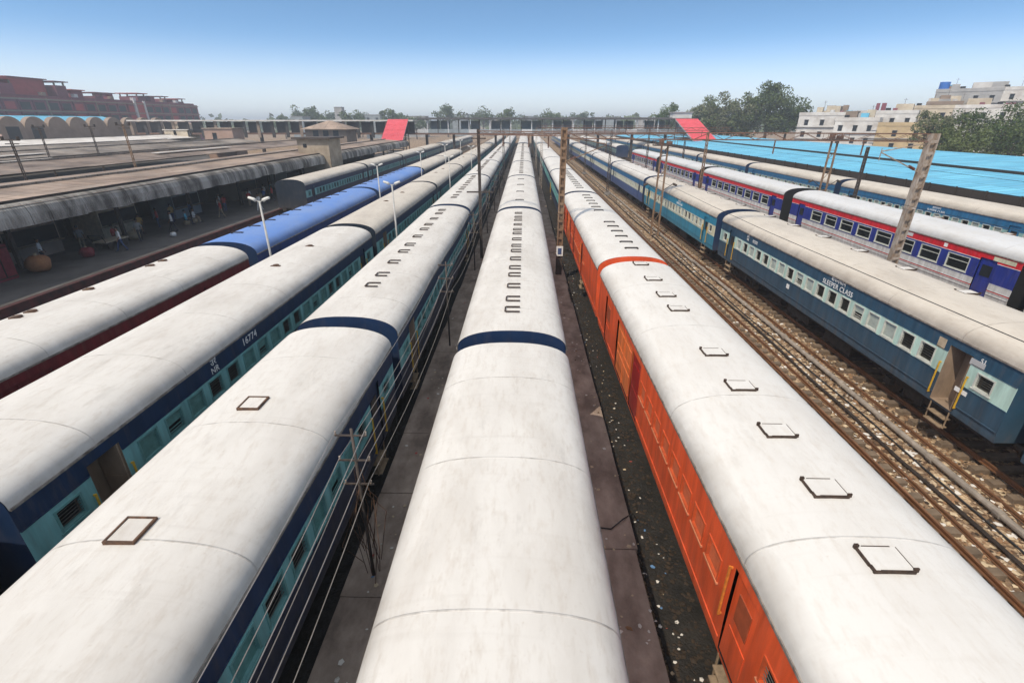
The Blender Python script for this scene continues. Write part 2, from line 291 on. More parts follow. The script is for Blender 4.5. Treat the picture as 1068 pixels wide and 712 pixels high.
def strips():
    def slab(x0, x1, name, z=.22):
        m = MB(); y = -6.; k = 0
        while y < 215:
            L = random.uniform(2.6,4.2); a = x0+random.uniform(-.02,.03); b = x1+random.uniform(-.09,.04); zz = z+random.uniform(-.015,.015)
            m.box(a, b, y, y+L-.02, -.31, zz); y += L
        struct(m.build(name, ['walkway_mat']))
    slab(-3.92,-2.12,'walkway'); slab(1.5,2.83,'walkway')
    # dirt shoulders and lines along the empty track
    t = thing('water_pipe','long grey jointed water pipe lying on ballast beside the empty track','pipe',(13.1,0,0))
    p = MB(); pts = []; rad = []; y = -4.
    while y < 150:
        jx, jz = random.uniform(-.03,.03), random.uniform(-.015,.015)
        for dy, r_ in ((-.10,.128),(.10,.128),(.11,.095),(2.29,.095),(2.30,.128)): pts.append((jx,y+dy,-.12+jz)); rad.append(r_)
        y += 2.4
    N = 10
    for (x,yy,z), r_ in zip(pts, rad): p.v += [(x+r_*math.cos(6.2832*k/N), yy, z+r_*math.sin(6.2832*k/N)) for k in range(N)]
    for i in range(len(pts)-1):
        for k in range(N): p.f.append((i*N+k,i*N+(k+1)%N,(i+1)*N+(k+1)%N,(i+1)*N+k)); p.m.append(0)
    p.build('pipe', ['pipe_grey'], t)
    d = MB(); d.tube([(12.2+.05*math.sin(y*.31)+.02*math.sin(y*1.3), y, -.20+.02*math.sin(y*.9)) for y in np.arange(-4,160,1.2)], .055, 6)
    tag(d.build('drain_pipe', ['rust_dark']), 'thin dark rusty pipe on the ballast left of the grey pipe', 'pipe')
    for X,y0,y1,lab in ((11.75,-4,44,'rusty loose rail lying beside the empty track, nearer one'),(11.6,47,110,'rusty loose rail lying beside the empty track, farther one'),(13.65,3,60,'rusty loose rail lying between grey pipe and the sleeper train')):
        d = MB(); n = 14
        for k in range(n):
            a, c = y0+(y1-y0)*k/n, y0+(y1-y0)*(k+1)/n; f = lambda y: X+.07*math.sin(y*.11+X)
            d.bar((f(a),a,-.20),(f(c),c,-.20),.065,.05); d.bar((f(a),a,-.27),(f(c),c,-.27),.13,.02)
        tag(d.build('loose_rail', ['rail_steel']), lab, 'rail')
    d = MB(); d.tube([(12.62+.07*math.sin(y*.17)+.03*math.sin(y*.9), y, -.25) for y in np.arange(-4,160,1.5)], .03, 5)
    tag(d.build('cable_run', ['wire_dark']), 'black cable lying on the ballast between the two pipes', 'cable')
def scatter(name, n, xr, yr, smin, smax, mats, flat=.6, z=-.295, bias=1.6):
    V = []; F = []; MI = []
    base = np.array([(1,0,0),(.3,.95,0),(-.8,.6,0),(-.8,-.6,0),(.3,-.95,0),(.2,.1,1.)])
    fc = [(0,1,5),(1,2,5),(2,3,5),(3,4,5),(4,0,5)]
    for i in range(n):
        u = random.random()**bias; y = yr[0]+(yr[1]-yr[0])*u; x = random.uniform(*xr)
        s = random.uniform(smin,smax); a = random.uniform(0,6.28)
        v = base*np.array([s*random.uniform(.6,1.3), s*random.uniform(.6,1.3), s*random.uniform(.4,1.)*flat]) + rng.normal(0,.12*s,(6,3))
        ca, sa = math.cos(a), math.sin(a)
        w = np.stack([v[:,0]*ca-v[:,1]*sa+x, v[:,0]*sa+v[:,1]*ca+y, v[:,2]+z+.01], 1)
        o = len(V); V += w.tolist(); F += [tuple(k+o for k in f) for f in fc]; MI += [random.choices(range(len(mats)), WTS[:len(mats)])[0]]*5
    b = MB(); b.v = V; b.f = F; b.m = MI
    return tag(b.build(name, mats), None, None, None, 'stuff')
WTS = [2,3,3,2]
ground(); tracks(); strips()
scatter('ballast_stones', 12000, (8.6,14.6), (5,110), .025,.075, ['stone0','stone1','stone2','stone3'])
scatter('ballast_stones', 2600, (2.9,3.9), (2,60), .02,.07, ['stone3','stone3'], z=-.165)
scatter('trackside_litter', 3000, (11.0,14.4), (6,95), .03,.11, ['litter0','litter1','litter1','litter0'], .25)
scatter('trackside_rubble', 260, (11.2,13.9), (6,90), .07,.16, ['stone1','stone2','stone0','stone1'], .5)
WTS = [6,5,1,1]
scatter('walkway_litter', 170, (1.6,2.85), (3,45), .02,.07, ['litter1','litter0','stone1','stone2'], .4, .225)
scatter('walkway_litter', 150, (-3.7,-2.4), (3,40), .02,.06, ['litter0','litter1','litter2','litter3'], .3, .225)
scatter('trackside_litter', 160, (2.95,3.6), (3,50), .02,.05, ['litter0','litter1','litter2','litter3'], .3, -.165)

# ------------------------------------------------------------------ coaches
HW, Z0, ZE, ZC, LEN, PITCH = 1.62, 1.08, 3.42, 4.05, 22.2, 23.05
def roof_profile(n=22, over=0.0, ex=2.35):
    out = []
    for i in range(n+1):
        t = math.pi*i/n; c, s = math.cos(t), math.sin(t)
        x = (HW+over)*math.copysign(abs(c)**(2/ex), c); z = ZE+(ZC-ZE)*abs(s)**(2/ex)*1.0
        out.append((x, z))
    return out   # +x to -x
PROF = roof_profile()
def wall(mb, sx, rows, holes, dark_cells=(), mi_dark=0, L=LEN, y_at=None):
    """side wall at x = sx*HW; rows = [(z0,z1,mi)], holes = [(y0,y1,z0,z1)] left open, dark_cells coloured flush"""
    ys = {0., L}; zs = {Z0, ZE}
    for h in list(holes)+list(dark_cells): ys |= {h[0],h[1]}; zs |= {h[2],h[3]}
    for r in rows: zs |= {r[0], r[1]}
    ys = sorted(ys); zs = sorted(z for z in zs if Z0-1e-6 <= z <= ZE+1e-6)
    def xx(z): return sx*(HW-(.05*((1.45-z)/.4) if z < 1.45 else 0))
    for j in range(len(zs)-1):
        z0, z1 = zs[j], zs[j+1]; zc = (z0+z1)/2; mi = next(r[2] for r in rows if r[0]-1e-6 <= zc <= r[1]+1e-6)
        run = None
        for i in range(len(ys)-1):
            y0, y1 = ys[i], ys[i+1]; yc = (y0+y1)/2
            inh = any(h[0] < yc < h[1] and h[2] < zc < h[3] for h in holes)
            ind = any(h[0] < yc < h[1] and h[2] < zc < h[3] for h in dark_cells)
            if inh: continue
            p = [(xx(z0),y0,z0),(xx(z0),y1,z0),(xx(z1),y1,z1),(xx(z1),y0,z1)]
            if sx < 0: p = p[::-1]
            mb.quad(*p, mi_dark if ind else mi)
def win_mesh(kind, w, h, fm, sm):
    """window lying in the y-z plane, outside is +x, centred at the wall face"""
    f = MB(); t = .045
    for (y0,y1,z0,z1) in ((-w/2,w/2,h/2-t,h/2),(-w/2,w/2,-h/2,-h/2+t),(-w/2,-w/2+t,-h/2+t,h/2-t),(w/2-t,w/2,-h/2+t,h/2-t)): f.box(-.09,.018,y0,y1,z0,z1)
    f.box(-.002,.035,-w/2-.03,w/2+.03,-h/2-.03,-h/2+.008,1)
    p = MB(); hh = h-2*t; ww = w-2*t
    if kind == 'bars':
        for k in range(1,6): f.bar((-.03,-ww/2,-hh/2+hh*k/6),(-.03,ww/2,-hh/2+hh*k/6), .010, None, 2)
        p.quad((-.38,-ww/2,-hh/2),(-.38,ww/2,-hh/2),(-.38,ww/2,hh/2),(-.38,-ww/2,hh/2), 0); pm = ['interior']
    elif kind == 'louvre':
        n = 8
        for k in range(n):
            z = -hh/2+hh*(k+.5)/n
            p.add([(-.07,-ww/2,z+hh/n*.55),(-.07,ww/2,z+hh/n*.55),(-.035,ww/2,z-hh/n*.5),(-.035,-ww/2,z-hh/n*.5)], [(0,3,2,1)], 0)
        p.quad((-.088,-ww/2,-hh/2),(-.088,ww/2,-hh/2),(-.088,ww/2,hh/2),(-.088,-ww/2,hh/2), 1); pm = [sm,'dark']
    elif kind == 'half':
        n = 4
        for k in range(n):
            z = hh*(k+.5)/(2*n)
            f.add([(-.07,-ww/2,z+hh/n*.27),(-.07,ww/2,z+hh/n*.27),(-.035,ww/2,z-hh/n*.25),(-.035,-ww/2,z-hh/n*.25)], [(0,3,2,1)], 2)
        for k in range(1,3): f.bar((-.02,-ww/2,-hh/2+hh*k/6),(-.02,ww/2,-hh/2+hh*k/6), .016)
        p.quad((-.38,-ww/2,-hh/2),(-.38,ww/2,-hh/2),(-.38,ww/2,hh/2),(-.38,-ww/2,hh/2), 0); pm = ['interior']
    else:  # glass, with a transom
        f.bar((-.02,-ww/2,hh*.14),(-.02,ww/2,hh*.14), .03)
        p.quad((-.05,-ww/2,-hh/2),(-.05,ww/2,-hh/2),(-.05,ww/2,hh/2),(-.05,-ww/2,hh/2), 0); pm = ['glass']
    return f.mesh('window', [fm, 'sill_pale' if fm == 'frame_orange' else fm]+([sm] if kind == 'half' else ['bar_grey'] if kind == 'bars' else [])), p.mesh('pane', pm), kind
WCACHE = {}
def get_win(kind, w, h, fm, sm):
    k = (kind, w, h, fm, sm)
    if k not in WCACHE: WCACHE[k] = win_mesh(*k)
    return WCACHE[k]
def merged_win(kind, w, h, fm, sm):
    k = ('m', kind, w, h, fm, sm)
    if k not in WCACHE:
        f, p, _ = get_win(kind, w, h, fm, sm); mb = MB()
        for me in (f, p):
            off = 0 if me is f else len(f.materials)
            for poly in me.polygons: mb.add([me.vertices[i].co for i in poly.vertices], [tuple(range(len(poly.vertices)))], off+poly.material_index)
        WCACHE[k] = mb.mesh('window', [m.name for m in f.materials]+[m.name for m in p.materials])
    return WCACHE[k]

# layouts: openings along the side, y measured from the near end
def sleeper_layout():
    wins = [(.92,.62,.52)]+[(3.18+.93*k,.66,.62) for k in range(18)]+[(LEN-.92,.62,.52)]
    doors = [(1.55,2.42),(LEN-2.42,LEN-1.55)]
    return wins, doors, 2.51
def express_layout():
    wins = [(3.6+2.05*k,1.5,.80) for k in range(8)]
    doors = [(1.3,2.3),(LEN-2.3,LEN-1.3)]
    return wins, doors, 2.50
def van_layout():
    wins = [(5.4,.55,.55)]+[(7.6+.82*k,.62,.52) for k in range(8)]
    doors = [(6.02,6.85),(13.85,15.05),(15.15,17.65),(19.2,20.3)]
    return wins, doors, 2.52
def mail_layout():
    return [(1.0,.6,.5),(LEN-1.0,.6,.5)], [(3.2,5.2),(9.,11.),(16.5,18.5)], 2.5
SPECS = {
 'navy':   dict(lay=sleeper_layout, rows=[(Z0,2.12,'navy'),(2.12,2.9,'teal_band'),(2.9,ZE,'navy')], roof='roof_white', end='navy', fm='frame_teal', sm='slat_teal', kinds=['bars','bars','louvre','half','louvre']),
 'navy_cream': dict(lay=sleeper_layout, rows=[(Z0,2.12,'navy'),(2.12,2.9,'teal_band'),(2.9,ZE,'navy')], roof='roof_cream', end='gunmetal', fm='frame_teal', sm='slat_teal', kinds=['bars','bars','louvre','half','louvre']),
 'mail':   dict(lay=mail_layout, rows=[(Z0,ZE,'maroon')], roof='roof_white', end='maroon', fm='frame_teal', sm='slat_teal', kinds=['louvre'], closed='maroon'),
 'bluetop':dict(lay=sleeper_layout, rows=[(Z0,2.12,'indigo'),(2.12,2.9,'slate_blue'),(2.9,ZE,'indigo')], roof='roof_blue', end='navy', fm='frame_teal', sm='slat_teal', kinds=['bars','louvre']),
 'orange': dict(lay=van_layout, rows=[(Z0,ZE,'orange')], roof='roof_bright', end='orange', fm='frame_orange', sm='slat_orange', kinds=['louvre'], closed='orange_door'),
 'green':  dict(lay=sleeper_layout, rows=[(Z0,2.12,'navy'),(2.12,3.0,'pale_teal'),(3.0,ZE,'navy')], roof='roof_bright', end='navy', fm='frame_teal', sm='slat_teal', kinds=['bars','louvre','half']),
 'petrol': dict(lay=sleeper_layout, rows=[(Z0,2.12,'petrol'),(2.12,2.9,'mint_band'),(2.9,ZE,'petrol')], roof='roof_cream', end='petrol', fm='frame_pale', sm='slat', kinds=['bars','bars','bars','louvre','louvre','half','bars','bars','bars','louvre','half','bars','louvre','louvre','bars','bars','louvre','bars','louvre','bars'], open=True),
 'turq':   dict(lay=sleeper_layout, rows=[(Z0,2.05,'turquoise'),(2.05,2.85,'cream_band'),(2.85,ZE,'turquoise')], roof='roof_cream', end='navy', fm='frame_pale', sm='slat', kinds=['bars','louvre','half','louvre','bars']),
 'blueband':dict(lay=sleeper_layout, rows=[(Z0,2.05,'slate_blue'),(2.05,2.85,'cream_band'),(2.85,ZE,'ocean')], roof='roof_white', end='navy', fm='frame_pale', sm='slat', kinds=['bars','louvre','half']),
 'express':dict(lay=express_layout, rows=[(Z0,1.56,'white_side'),(1.56,1.65,'red'),(1.65,1.97,'white_side'),(1.97,3.0,'royal'),(3.0,ZE,'red')], roof='roof_pale', end='dark', fm='frame_pale', sm='slat', kinds=['glass'], closed='royal'),
 'ocean':  dict(lay=sleeper_layout, rows=[(Z0,2.05,'ocean'),(2.05,2.8,'pale_teal'),(2.8,ZE,'ocean')], roof='roof_cream', end='navy', fm='frame_pale', sm='slat', kinds=['bars','louvre']),
}
MC = {}
def roof_mesh(sp):
    k = ('roof', sp['roof'], sp['end'])
    if k in MC: return MC[k]
    b = MB(); n = len(PROF); ys = np.linspace(0, LEN, 24)
    pr = roof_profile(22, .025)
    for y in ys:
        b.v += [(x, float(y), z) for x, z in pr]
    for i in range(len(ys)-1):
        for j in range(n-1): b.f.append((i*n+j, i*n+j+1, (i+1)*n+j+1, (i+1)*n+j)); b.m.append(0)
    me = b.mesh('roof', [sp['roof'],'rust_dark'], True)
    MC[k] = me; return me
def gutter_mesh():
    if 'gutter' not in MC:
        b = MB()
        for s in (-1,1): b.box(min(s*(HW+.004),s*(HW+.045)), max(s*(HW+.004),s*(HW+.045)), .02, LEN-.02, ZE-.03, ZE+.022)
        MC['gutter'] = b.mesh('gutter', ['gutter_paint'])
    return MC['gutter']
def body_mesh(name, sides, lod):
    k = ('body', name, sides, lod)
    if k in MC: return MC[k]
    sp = SPECS[name]; wins, doors, zc = sp['lay']()
    mats = list(dict.fromkeys([r[2] for r in sp['rows']]+[sp['end'],'window_dark'])); ix = mats.index
    rows = [(a,b,ix(m)) for a,b,m in sp['rows']]
    b = MB(); wl = [(y-w/2,y+w/2,zc-h/2,zc+h/2) for y,w,h in wins]; dl = [(a,c,Z0+.1,3.12) for a,c in doors]
    for s in (-1,1):
        vis = lod < 2 and (sides == 'both' or (sides == 'R') == (s > 0))
        if vis: wall(b, s, rows, wl+dl)
        else: wall(b, s, rows, [], wl+([] if 'closed' in sp else dl), ix('window_dark'))
    for s in (-1,1):
        if lod > 1: break
        cuts = [.0]+[v for a,c in dl_ for v in (a,c)]+[LEN] if (dl_ := sorted(doors)) else [0.,LEN]
        for z in [r[1] for r in sp['rows'][:-1]] + [1.42]:
            for a, c in zip(cuts[::2], cuts[1::2]): b.box(min(s*(HW-.01),s*(HW+.014)), max(s*(HW-.01),s*(HW+.014)), a+.02, c-.02, z-.014, z+.014, rows[0][2])
    for y in (0., LEN):   # end walls
        ring = [(x,y,z) for x,z in PROF]+[(-HW,y,1.45),(-HW+.05,y,Z0),(HW-.05,y,Z0),(HW,y,1.45)]
        if y > 0: ring = ring[::-1]
        b.add(ring[::-1], [tuple(range(len(ring)))], ix(sp['end']))
    b.quad((-HW+.05,0,Z0),(HW-.05,0,Z0),(HW-.05,LEN,Z0),(-HW+.05,LEN,Z0), ix('window_dark'))
    MC[k] = b.mesh('body', mats); return MC[k]
def underframe_mesh():
    if 'uf' not in MC:
        b = MB(); b.box(-1.35,1.35,.15,LEN-.15,.86,1.076); b.box(-1.2,1.2,7.2,9.2,.35,.86); b.box(-1.25,-.5,10.5,12.6,.45,.86); b.box(.4,1.25,10.2,13.4,.4,.86)
        b.tube([(-.9,13.6,.6),(-.9,15.0,.6)],.24,10); b.tube([(.85,6.,.65),(.85,7.,.65)],.2,10)
        MC['uf'] = b.mesh('underframe', ['bogie_dirt'])
    return MC['uf']
def bogie_mesh():
    if 'bg' not in MC:
        b = MB()
        for s in (-1,1):
            b.box(s*1.02-.06,s*1.02+.06,-1.75,1.75,.52,.70); b.box(s*1.02-.09,s*1.02+.09,-.45,.45,.36,.86)
            for y in (-1.3,1.3): b.box(s*1.05-.1,s*1.05+.1,y-.17,y+.17,.34,.62); b.tube([(s*1.02,y-.32,.55),(s*1.02,y-.32,.84)],.08,8); b.tube([(s*1.02,y+.32,.55),(s*1.02,y+.32,.84)],.08,8)
        b.box(-1.,1.,-.25,.25,.5,.8)
        MC['bg'] = b.mesh('bogie', ['bogie_dirt'])
        w = MB(); w.tube([(-.85,0,.457),(.85,0,.457)],.07,8)
        for s in (-.8,.8): w.disc_x((s,0,.457),.455,.12,20)
        MC['wh'] = w.mesh('wheelset', ['black_steel'])
    return MC['bg'], MC['wh']
def gangway_mesh():
    if 'gw' not in MC:
        b = MB()
        for k in range(5):
            y0, y1 = -.06-.07*k-.055, -.06-.07*k; g = .02*(k % 2)
            for (x0,x1,z0,z1) in ((-.72-g,-.52,1.15,3.28+g),(.52,.72+g,1.15,3.28+g),(-.52,.52,3.1,3.28+g),(-.52,.52,1.15,1.3)): b.box(x0,x1,y0,y1,z0,z1)
        b.box(-.52,.52,-.03,-.004,1.3,3.1)
        MC['gw'] = b.mesh('gangway', ['dark'])
        u = MB()
        u.tube([(0,0,1.0),(0,-.34,1.0)],.09,10); u.tube([(0,-.335,1.0),(0,-.385,1.0)],.22,14)
        MC['bf'] = u.mesh('buffer', ['black_steel']); c = MB(); c.box(-.12,.12,-.36,0,.9,1.06); MC['cp'] = c.mesh('coupler', ['black_steel'])
    return MC['gw'], MC['bf'], MC['cp']
def door_meshes(col, w):
    k = ('door', col, round(w,2))
    if k not in MC:
        b = MB(); b.box(-.10,-.06,-w/2,w/2,Z0+.1,3.12)      # closed leaf, recessed
        b.box(-.06,-.045,-w/2+.12,w/2-.12,1.4,1.95); fr = MB()
        fr.bar((.05,0,1.35),(.05,0,2.5),.035); fr.box(0,.05,-.015,.015,1.36,1.40); fr.box(0,.05,-.015,.015,2.45,2.49)
        g = MB()
        if w < 1.3: g.box(-.058,-.04,-w/2+.2,w/2-.2,2.2,2.78)
        else:
            g.box(-.058,-.03,-.02,.02,Z0+.1,3.12); [g.box(-.058,-.045,-w/2+.1,w/2-.1,z,z+.05) for z in (1.5,2.2,2.8)]
        st = MB()
        for i,(z,x) in enumerate(((.78,.0),(.48,.03))): st.box(x-.22,x+.02,-w/2+.08,w/2-.08,z,z+.035)
        for s in (-1,1): st.bar((-.05,s*(w/2-.06),.47),(-.05,s*(w/2-.06),1.1),.03)
        MC[k] = (b.mesh('door',[col]), g.mesh('door_window',['slat_orange' if col.startswith('orange') else 'red_door' if col == 'red_door' else 'window_dark'] if w < 1.3 else [col]), fr.mesh('handrail',['rail_orange' if col.startswith('orange') or col == 'red_door' else 'yellow']), st.mesh('footstep',['wood_step']))
    return MC[k]
def doorway_mesh(w):
    k = ('dw', round(w,2))
    if k not in MC:
        b = MB(); x = -.6; z0, z1 = Z0+.1, 3.12; a = w/2
        b.quad((x,-a,z0),(x,a,z0),(x,a,z1),(x,-a,z1),0); b.quad((x,-a,z0),(0,-a,z0),(0,a,z0),(x,a,z0),1)
        b.quad((x,-a,z1),(x,a,z1),(0,a,z1),(0,-a,z1),0); b.quad((x,-a,z0),(x,-a,z1),(0,-a,z1),(0,-a,z0),0); b.quad((0,a,z0),(0,a,z1),(x,a,z1),(x,a,z0),2)
        l = MB(); l.box(-.56,-.02,a-.07,a-.03,z0+.02,z1-.02); [l.box(-.56,-.02,a-.085,a-.07,z,z+.04) for z in (1.45,2.2)]
        MC[k] = (b.mesh('doorway',['door_brown','door_brown','door_brown']), l.mesh('door',['door_brown']))
    return MC[k]
def fixture_mesh(kind):
    k = ('fx', kind)
    if k not in MC:
        b = MB(); z = 0
        if kind == 'ventilator':      # pair of low dark bars on a thin pad
            for y in (-.22,.22): b.box(-.23,.23,y-.026,y+.026,.02,.055)
            b.box(-.27,-.23,-.2,.2,.02,.05); MC[k] = (b.mesh('ventilator',['rust_iron']), None)
        elif kind == 'bar':
            b.box(-.29,.29,-.03,.03,.02,.07); b.box(-.33,-.27,-.07,.07,-.02,.05); b.box(.27,.33,-.07,.07,-.02,.05); MC[k] = (b.mesh('ventilator',['rust_dark']), None)
        elif kind == 'cap':
            b.tube([(0,0,-.02),(0,0,.05)],.13,8); b.box(-.2,.2,-.12,.02,-.02,.02); MC[k] = (b.mesh('vent_cap',['rust']), None)
        elif kind == 'bracket':       # white lid with rusty angle irons on two edges
            b.box(-.27,.27,-.19,.22,-.03,.03); a = MB()
            a.box(-.20,.27,-.218,-.193,-.02,.048); a.box(-.30,-.275,-.10,.20,-.02,.04); a.box(.25,.32,-.19,-.165,.0,.07); a.box(.272,.282,-.16,.22,-.02,.033); a.box(-.30,-.20,-.22,-.19,-.02,.035); a.box(-.29,-.262,-.2,-.1,-.02,.04); a.box(-.31,-.25,.20,.24,-.02,.07); a.box(-.2,.2,.222,.236,-.02,.035)
            MC[k] = (b.mesh('roof_hatch',['roof_bright']), a.mesh('angle_iron',['rust_iron']))
        else:                          # square lid with rusty rim
            b.box(-.20,.20,-.22,.22,-.02,.035); a = MB(); t = .03
            for (x0,x1,y0,y1) in ((-.235,.235,-.255,-.222),(-.235,.235,.222,.255),(-.235,-.202,-.222,.222),(.202,.235,-.222,.222)): a.box(x0,x1,y0,y1,-.03,.05)
            MC[k] = (b.mesh('roof_hatch',['roof_white']), a.mesh('rim',['rust']))
    return MC[k]
def top_z(x):
    a = min(abs(x)/HW, .999); return ZE+(ZC-ZE)*(1-a**2.35)**(1/2.35)
def text_mesh(s, size, matname):
    cu = bpy.data.curves.new('lettering','FONT'); cu.body = s; cu.size = size; cu.extrude = .004; cu.align_x = 'CENTER'; cu.align_y = 'CENTER'; cu.space_character = 1.08; cu.space_line = .9
    o = bpy.data.objects.new('lettering_tmp', cu); COL.objects.link(o)
    dg = bpy.context.evaluated_depsgraph_get(); me = bpy.data.meshes.new_from_object(o.evaluated_get(dg))
    bpy.data.objects.remove(o); me.materials.clear(); me.materials.append(M[matname]); me.name = 'lettering'; return me
def lettering(parent, s, size, side_s, y, z, m='letter'):
    o = link('lettering', text_mesh(s, size, m), parent, (side_s*(HW+.008), y, z)); o.rotation_euler = (math.pi/2, 0, side_s*math.pi/2); return o

def coach(spec, X, d0, sides, lod, label, name='passenger_coach', cat='train coach', fixtures=(), group=None, sections=None):
    sp = SPECS[spec]; t = thing(name, label, cat, (X,d0,0), 0, group)
    link('body', body_mesh(spec, sides, lod), t); link('roof', roof_mesh(sp), t)
    link('gutter', gutter_mesh(), t)
    bg, wh = bogie_mesh()
    if lod < 2:
        link('underframe', underframe_mesh(), t)
        for y in (3.6, LEN-3.6):
            o = link('bogie', bg, t, (0,y,0))
            for yy in (-1.3,1.3): link('wheelset', wh, o, (0,yy,0))
        gw, bf, cp = gangway_mesh()
        for y, r in ((0,0),(LEN,math.pi)):
            if not (X == -25.05 and d0 < 54 and y == 0): link('gangway', gw, t, (0,y,0), r)
            link('coupler', cp, t, (0,y,0), r)
            for q in (-.88,.88): link('buffer', bf, t, (q,y,0), r)
        wins, doors, zc = sp['lay']()
        for s in ((-1,1) if sides == 'both' else ((1,) if sides == 'R' else (-1,))):
            rz = 0 if s > 0 else math.pi
            for i,(y,w,h) in enumerate(wins):
                kd = sp['kinds'][(i+int(d0)) % len(sp['kinds'])] if spec != 'petrol' else sp['kinds'][i % len(sp['kinds'])]
                if spec == 'orange' and i == 0: kd = 'bars'
                if lod == 0:
                    f, p, _ = get_win(kd, w, h, sp['fm'], sp['sm']); o = link('window', f, t, (s*HW,y,zc), rz); link('shutter' if kd == 'louvre' else 'pane', p, o)
                else: link('window', merged_win(kd, w, h, sp['fm'], sp['sm']), t, (s*HW,y,zc), rz)
            for i,(a,c) in enumerate(doors):
                w = c-a; y = (a+c)/2; col = sp.get('closed', sp['rows'][0][2])
                if spec == 'orange' and i in (1,): col = 'red_door'
                if spec == 'orange' and i in (0,3): col = 'orange'
                opened = (spec in ('petrol','navy','navy_cream') and i == 0 and lod == 0)
                dm, dg_, hr, st = door_meshes(col, w)
                if opened:
                    dw, lf = doorway_mesh(w); link('doorway', dw, t, (s*HW,y,0), rz); link('door', lf, t, (s*HW,y,0), rz)
                else:
                    o = link('door', dm, t, (s*HW,y,0), rz); link('door_window' if w < 1.3 else 'door_rib', dg_, o)
                if lod == 0 and w < 1.3 and not (spec == 'orange' and i > 0) and spec != 'express':
                    [link('handrail', hr, t, (s*HW,y+e*(w/2+.1),.55 if spec == 'orange' else 0), rz) for e in ((-1,1) if spec != 'orange' else (1,))]
                    link('footstep', st, t, (s*HW,y,0), rz)
    if lod < 2 or fixtures:
        for kd, x, y in fixtures:
            a, e = fixture_mesh(kd); o = link(a.name.split('.')[0], a, t, (x,y,top_z(x)))
            if e is not None: link(e.name.split('.')[0], e, o)
    return t
ORD = ['nearest','second','third','fourth','fifth','sixth','seventh','eighth','ninth','tenth','eleventh','twelfth']
def lodof(d): return 0 if d < 52 else (1 if d < 110 else 2)
def vents(step=1.75, y0=1.6, kind='ventilator', x=0., skip=()):
    out = []; y = y0; i = 0
    while y < LEN-1:
        if i not in skip: out.append((kind, x, y))
        y += step*(1 if i % 3 else .72); i += 1
    return out
TRAINS = []
def train(X, starts, spec_of, sides, desc, fx_of=None, name_of=None, look_of=None):
    for i, d in enumerate(starts):
        sp = spec_of(i); fx = fx_of(i) if fx_of else ()
        nm, cat = name_of(i) if name_of else ('passenger_coach','train coach')
        look = look_of(i) if look_of else 'white roofed navy coach'
        lod = lodof(d)
        t = coach(sp, X, d, sides, lod, '%s, %s of %s' % (look, ORD[i], desc) if i < 12 else look, nm, cat, fx if d < 150 else (), 'coaches of '+desc)
        TRAINS.append((X, i, t))
def st(d, n): return [d+PITCH*k for k in range(n)]
# far left train beside the platform
train(-25.05, st(53.4,8), lambda i:'navy_cream', 'R', 'the left platform train', None, None, lambda i: 'cream roofed navy coach with teal window band' if i else 'cream roofed navy coach with flat dark end')
# second: maroon mail van, two blue roofed coaches, two white ones
train(-15.4, st(1.25,5), lambda i:['mail','bluetop','bluetop','navy_cream','navy_cream'][i], 'R', 'the blue roofed train',
      lambda i: [('cap',-.55,y) for y in (9.2,12.6,13.1,15.4,18.6,19.4)] if i == 0 else ([('bar',-.45,2.2+1.9*k) for k in range(10)] if i in (1,2) else ()),
      lambda i: ('mail_van','mail van') if i == 0 else ('passenger_coach','train coach'),
      lambda i: ['white roofed maroon mail van','bright blue roofed coach','blue roofed coach farther on','cream roofed coach behind blue ones','cream roofed end coach'][i])
train(-10.65, st(6.3-PITCH,12), lambda i:'navy' if i in (0,1) else 'navy_cream', 'R', 'the train right of the lamps',
      lambda i: [('cap',.1,y) for y in (13.6,17.2)] if i == 1 else ([('cap',0,9.),('cap',.1,14.)] if i > 1 else ()), None, lambda i:'white roofed navy coach with an open door' if i == 1 else 'pale roofed navy and teal coach')
train(-5.63, st(14.1-PITCH,12), lambda i:'navy', 'R', 'the train left of centre',
      lambda i: [('hatch',-.22,5.3-14.1+PITCH),('hatch',-.22,8.9-14.1+PITCH)] if i == 0 else vents(1.9,3.2), None, lambda i:'white roofed coach with two square hatches' if i == 0 else 'white roofed navy coach with roof vents')
train(-.32, st(13.1-PITCH,12), lambda i:'navy', 'both', 'the central train',
      lambda i: () if i == 0 else (vents(1.45,1.7) if i == 1 else ([('bar',0,3.+5*k) for k in range(4)] if i == 2 else vents(2.6,2.))), None, lambda i:'plain white roofed coach without vents' if i == 0 else 'white roofed coach')
def fx5(i):
    if i == 0: return [('bracket',.02*math.sin(d*3),d+1.42) for d in (4.8,6.25,7.9,9.7,11.5,14.8,16.2,18.1,20.3)]
    if i == 1: return [('bar',.15,1.5+1.35*k) for k in range(6)]+[('bar',.1,12.5+1.5*k) for k in range(6)]
    return [('bar',.1,2.+1.6*k) for k in range(12)] if i == 2 else ()
train(5.1, st(-1.2,11), lambda i:'orange' if i < 2 else 'green', 'L', 'the orange van train', fx5,
      lambda i: ('luggage_van','luggage van') if i < 2 else ('passenger_coach','train coach'), lambda i:['white roofed orange luggage van with rusty brackets','white roofed orange luggage van'][i] if i < 2 else 'white roofed pale green sided coach')
def fx6(i): return [('bracket',.75,2.+3.1*k) for k in range(7)] if i in (1,2) else [('hatch',.7,3.+4*k) for k in range(5)]
train(15.4, [12.-PITCH]+[12.+PITCH*1.01*k for k in range(11)], lambda i:['petrol','petrol','turq','blueband'][min(i,3)], 'L', 'the sleeper train', fx6, None,
      lambda i:['dark blue coach at the frame edge','dark blue sleeper coach with open door','turquoise coach with cream window band','blue coach with cream window band'][min(i,3)])
train(25.95, [.4]+[23.5+23.85*k for k in range(4)], lambda i:'express', 'L', 'the red striped train', lambda i:[('hatch',.9,4.+5*k) for k in range(4)], ('').join and (lambda i:('express_coach','train coach')),
      lambda i:'royal blue coach with red stripe')
